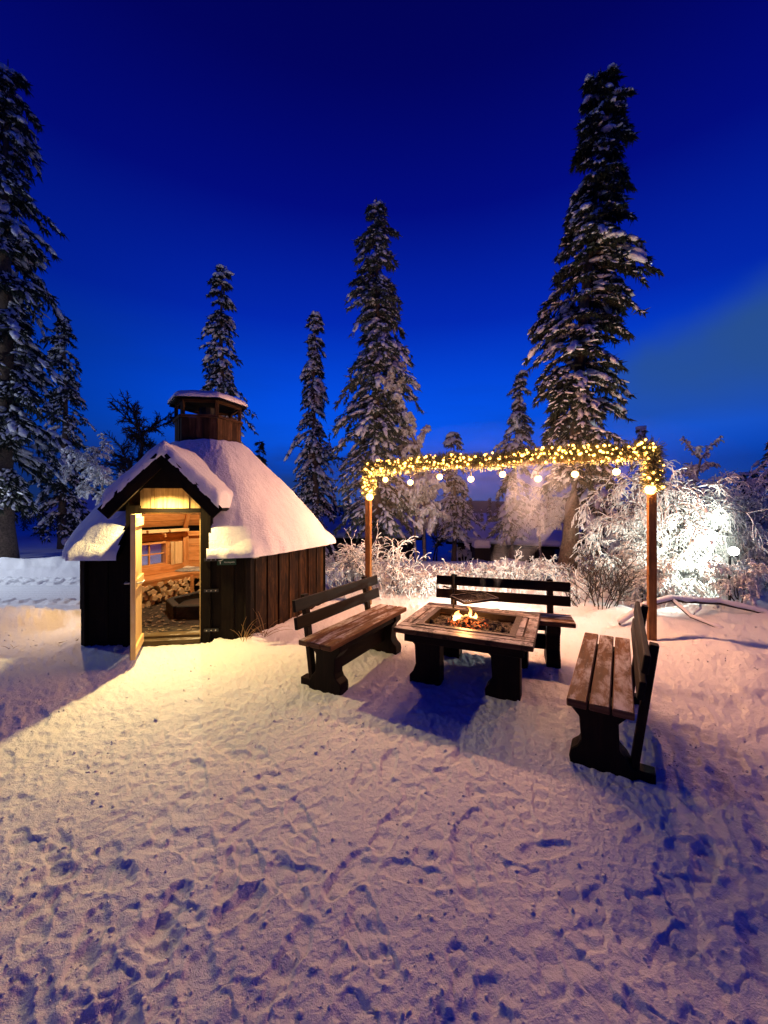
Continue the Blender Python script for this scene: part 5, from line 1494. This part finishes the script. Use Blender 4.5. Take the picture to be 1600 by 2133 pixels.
# dry grass beside the hut wall
for i, (px, py, n, h, lab) in enumerate(((510, 1335, 16, .34, 'dry yellow grass tuft at the hut corner'), (545, 1325, 9, .42, 'taller sparse dry grass by the hut side wall'), (20, 1345, 4, .12, 'few bent grass stalks at the left edge'))):
    g0 = gp(px, py, .03); st_rg = random.Random(20 + i); a_, b_, r_ = [], [], []
    for k in range(n):
        p = Vector((st_rg.gauss(0, .02), st_rg.gauss(0, .02), 0)); d = Vector((st_rg.gauss(0, .45), st_rg.gauss(0, .2), 1)).normalized(); H = h * st_rg.uniform(.5, 1.1)
        for s_ in range(5):
            q = p + d * H / 5; a_.append(tuple(p)); b_.append(tuple(q)); r_.append(.0035 * (1 - s_ / 7)); p = q; d = (d + Vector((d.x * .25, 0, -.08 * s_))).normalized()
    V, Fq = prisms(a_, b_, r_, r_); o = fast('grass_tuft', V, Fq, M_GRASS, loc=(g0.x, g0.y, gz(g0.x, g0.y) - .02)); tag(o, lab, 'grass', 'dry grass tufts')

# ------------------------------------------------------------------ buildings in the background
def cabin(name, label, px0, px1, Y, ywall, yeave, yridge, depth, seed, rot=0, over=.4):
    cx = ((px0 + px1) / 2 - 800) / F * Y; w = (px1 - px0) / F * Y; zg = gz(cx, Y) - .2; ze = ztop(yeave, Y); zr = ztop(yridge, Y)
    t = empty(name, (cx, Y + depth / 2, zg), rot, label, 'cabin'); hE = ze - zg; hR = zr - zg
    mb = MB(seed)
    n = max(4, int((hE) / .2))
    for (c, s) in (((0, -depth / 2, 0), (w, .12)), ((0, depth / 2, 0), (w, .12)), ((-w / 2, 0, 0), (.12, depth - .13)), ((w / 2, 0, 0), (.12, depth - .13))):
        for i in range(n): mb.box((c[0], c[1], hE * (i + .5) / n), (s[0], s[1], hE / n - .012))
    mb.build('wall', M_DARKW, t)
    mb = MB(seed + 1); ms = MB(seed + 2)
    for s in (-1, 1):
        a = Vector((0, s * (depth / 2 + over), hE - .08)); b = Vector((0, 0, hR - .16)); d = b - a; ang = math.atan2(d.z, d.y)
        mb.rbox((a + b) / 2, (w + 2 * over, d.length + .02, .07), Matrix.Rotation(ang, 3, 'X'))
        up = Vector((0, -math.sin(ang), math.cos(ang)))
        if up.z < 0: up = -up
        ms.rbox((a + b) / 2 + up * .16, (w + 2 * over - .06, d.length + .08, .24), Matrix.Rotation(ang, 3, 'X'))
    mb.build('roof', M_TARB, t); so = ms.build('roof_snow', M_SNOWT, t, bevel=.09)
    for s in (-.25, .25):
        mf = MB(seed + 3); mf.box((w * s, -depth / 2 - .07, hE * .55), (.7, .04, .6)); f = mf.build('window', M_TARB, t)
        mf = MB(seed + 4); mf.box((w * s, -depth / 2 - .095, hE * .55), (.6, .02, .5)); mf.build('pane', M_BLACK, f)
    mc = MB(seed + 5); mc.box((w * .22, .3, hR + .15), (.45, .45, .8)); mc.build('chimney', M_STONE, t)
    return t
cabin('log_cabin', 'dark cabin with a deep snow roof right behind the hut', 640, 860, 17, 1175, 1118, 1083, 4.5, 501)
cabin('log_cabin', 'dark low cabin with snowy roof half hidden by the smoke', 1005, 1200, 15.5, 1180, 1132, 1098, 4.0, 511, rot=-.5)
cabin('log_cabin', 'dim cabin with a blue snow roof left of the hut', 120, 250, 24, 1110, 1068, 1032, 5, 521)
# covered box / small trailer roof left of the cabin
b = base_at(1002, 14.0); t = empty('snow_covered_box', b, 0, 'small box with a thick flat cap of snow left of the smoky cabin', 'box')
mb = MB(530); mb.box((0, 0, .22), (.55, .5, .44)); mb.build('box_body', M_DARKW, t)
mb = MB(531); mb.box((0, 0, .60), (.62, .55, .30), tap=.82); mb.build('snow_cap', M_SNOWT, t, bevel=.06)

# ------------------------------------------------------------------ lamps of the surroundings, seen and assumed
fl = empty('floodlight', at(1526, 1148, 5.8), 0, 'bright white floodlight shining inside the frosted thicket', 'floodlight')
fz_ = fl.location.z - gz(fl.location.x, fl.location.y)
mb = MB(540); mb.tube([(0, .05, -fz_), (0, .05, -.09)], .018, 8); mb.build('stake', M_BLACK, fl)
mb = MB(541); mb.box((.03, .03, -.075), (.10, .08, .03)); mb.build('housing', M_BLACK, fl, bevel=.006)
ball('glare_globe', (0, -.02, 0), .065, M_FLOODE, fl)
spot('flood_beam', (-.06, .07, .04), (-.45, .6, .02), P_FLOOD, COOL, 176, .3, .05, fl)
# assumed second floodlight, unseen, added low behind the far bench to light the shrubs
fl2_assumed = empty('floodlight', (1.55, 5.55, gz(1.55, 5.55) + .10), 0, 'assumed low floodlight added unseen behind the far bench to light the shrubs', 'floodlight')
mb = MB(543); mb.box((0, 0, 0), (.16, .05, .11)); mb.build('housing', M_BLACK, fl2_assumed, bevel=.006)
mb = MB(544); mb.box((0, .03, 0), (.13, .006, .09)); mb.build('lens', M_FLOODE, fl2_assumed)
spot('flood_beam', (0, .06, .04), (0, 1, .3), P_FLOOD * .60, COOL, 165, .4, .04, fl2_assumed)
# assumed street lamp at the road, added out of frame on the left
sl = empty('assumed_street_lamp', (-12.5, 6.0, gz(-12.5, 6.0)), 0, 'assumed street lamp on a steel pole beside the groomed road', 'street lamp')
mb = MB(545); mb.tube([(0, 0, 0), (0, 0, 5.2)], [.06, .045], 10); mb.tube([(0, 0, 5.15), (.5, .5, 5.3)], .03, 8); mb.build('pole', M_STEEL, sl)
mb = MB(546); mb.box((.6, .6, 5.3), (.4, .2, .08)); mb.build('lamp_head', M_BLACK, sl)
spot('assumed_street_light', (.6, .6, 5.2), (.70, .24, -1), P_STREET, (.86, .93, 1.0), 78, .6, .08, sl)
lamp('street_fill', (.6, .6, 5.0), 190.0, (.86, .93, 1.0), .08, sl)  # extra point light added to brighten the huge left spruce
# warm lantern far below, hidden behind a young tree
wl_ = base_at(975, 17.0); lt = empty('lantern', wl_ + Vector((0, .4, 0)), 0, 'warm yard lantern lighting a patch of snow far behind the garland', 'lantern')
mb = MB(547); mb.tube([(0, 0, 0), (0, 0, .55)], .02, 8); mb.tube([(0, 0, .55), (0, 0, .60)], .06, 8); mb.build('pole', M_BLACK, lt)
ball('bulb', (0, 0, .50), .04, M_BULB, lt); lamp('lantern_light', (0, 0, .50), 420, (1, .58, .2), .02, lt)
shrub(965, 16.4, 1140, 'small golden-lit frosted shrub by the far lantern', 380, .6, 12, fr=.02, clumps=90, clr=.05, group=None)

# ------------------------------------------------------------------ smoke from the fire
def smoke_obj():
    cpath = [(FP.x + .03, FP.y, TZ + .12, .05), (1.05, 3.95, .85, .11), (1.30, 4.1, 1.10, .17), (1.52, 4.25, 1.35, .25), (1.68, 4.4, 1.60, .34), (1.80, 4.5, 1.82, .38), (1.9, 4.6, 2.0, .30)]
    mb = MB(600); pts = [Vector(c[:3]) for c in cpath]; P_ = []; R_ = []
    for i in range(len(pts) - 1):
        for t in range(4): 
            q = t / 4; P_.append(pts[i].lerp(pts[i + 1], q)); R_.append(cpath[i][3] * (1 - q) + cpath[i + 1][3] * q)
    P_.append(pts[-1]); R_.append(.05)
    mb.tube(P_, R_, 20)
    m = bpy.data.materials.new('smoke'); m.use_nodes = True; nt = m.node_tree; nt.nodes.remove(nt.nodes['Principled BSDF'])
    v = N(nt, 'ShaderNodeVolumePrincipled'); v.inputs['Color'].default_value = (.70, .78, .90, 1); v.inputs['Anisotropy'].default_value = .2
    g_ = N(nt, 'ShaderNodeTexCoord'); mp_ = N(nt, 'ShaderNodeMapping'); nt.links.new(g_.outputs['Object'], mp_.inputs[0]); mp_.inputs['Scale'].default_value = (1.4, 1.4, .55)
    n1 = noisen(nt, mp_.outputs[0], 2.6, 4, .55, .6)
    nt.links.new(mapr(nt, n1.outputs[0], .47, .74, 0, 1.9), v.inputs['Density'])
    nt.links.new(v.outputs[0], nt.nodes['Material Output'].inputs['Volume'])
    o = mb.build('smoke', m, None, smooth=True); tag(o, 'pale brownish smoke drifting up from the fire', 'smoke', kind='stuff'); return o
smoke_obj()

# thin haze volume added around the lights to give the bulbs halos
mc_ = (PL + PR) / 2 + Vector((0, -.1, 1.95)); ma_ = math.atan2(D.y, D.x)
Vm = I3[0] * np.array([2.75, .95, .85]) * (1 + .06 * np.sin(I3[0][:, 0:1] * 7 + I3[0][:, 2:3] * 5))
ms_ = bpy.data.materials.new('halo_haze'); ms_.use_nodes = True; nt_ = ms_.node_tree; nt_.nodes.remove(nt_.nodes['Principled BSDF'])
vv_ = N(nt_, 'ShaderNodeVolumePrincipled'); vv_.inputs['Color'].default_value = (.92, .88, .82, 1); vv_.inputs['Density'].default_value = .008
nt_.links.new(vv_.outputs[0], nt_.nodes['Material Output'].inputs['Volume'])
o = fast('halo_haze', Vm, I3[1], ms_, loc=mc_); o.rotation_euler = (0, 0, ma_); tag(o, 'thin haze added around the string lights to give the bulbs halos', 'smoke', kind='stuff')
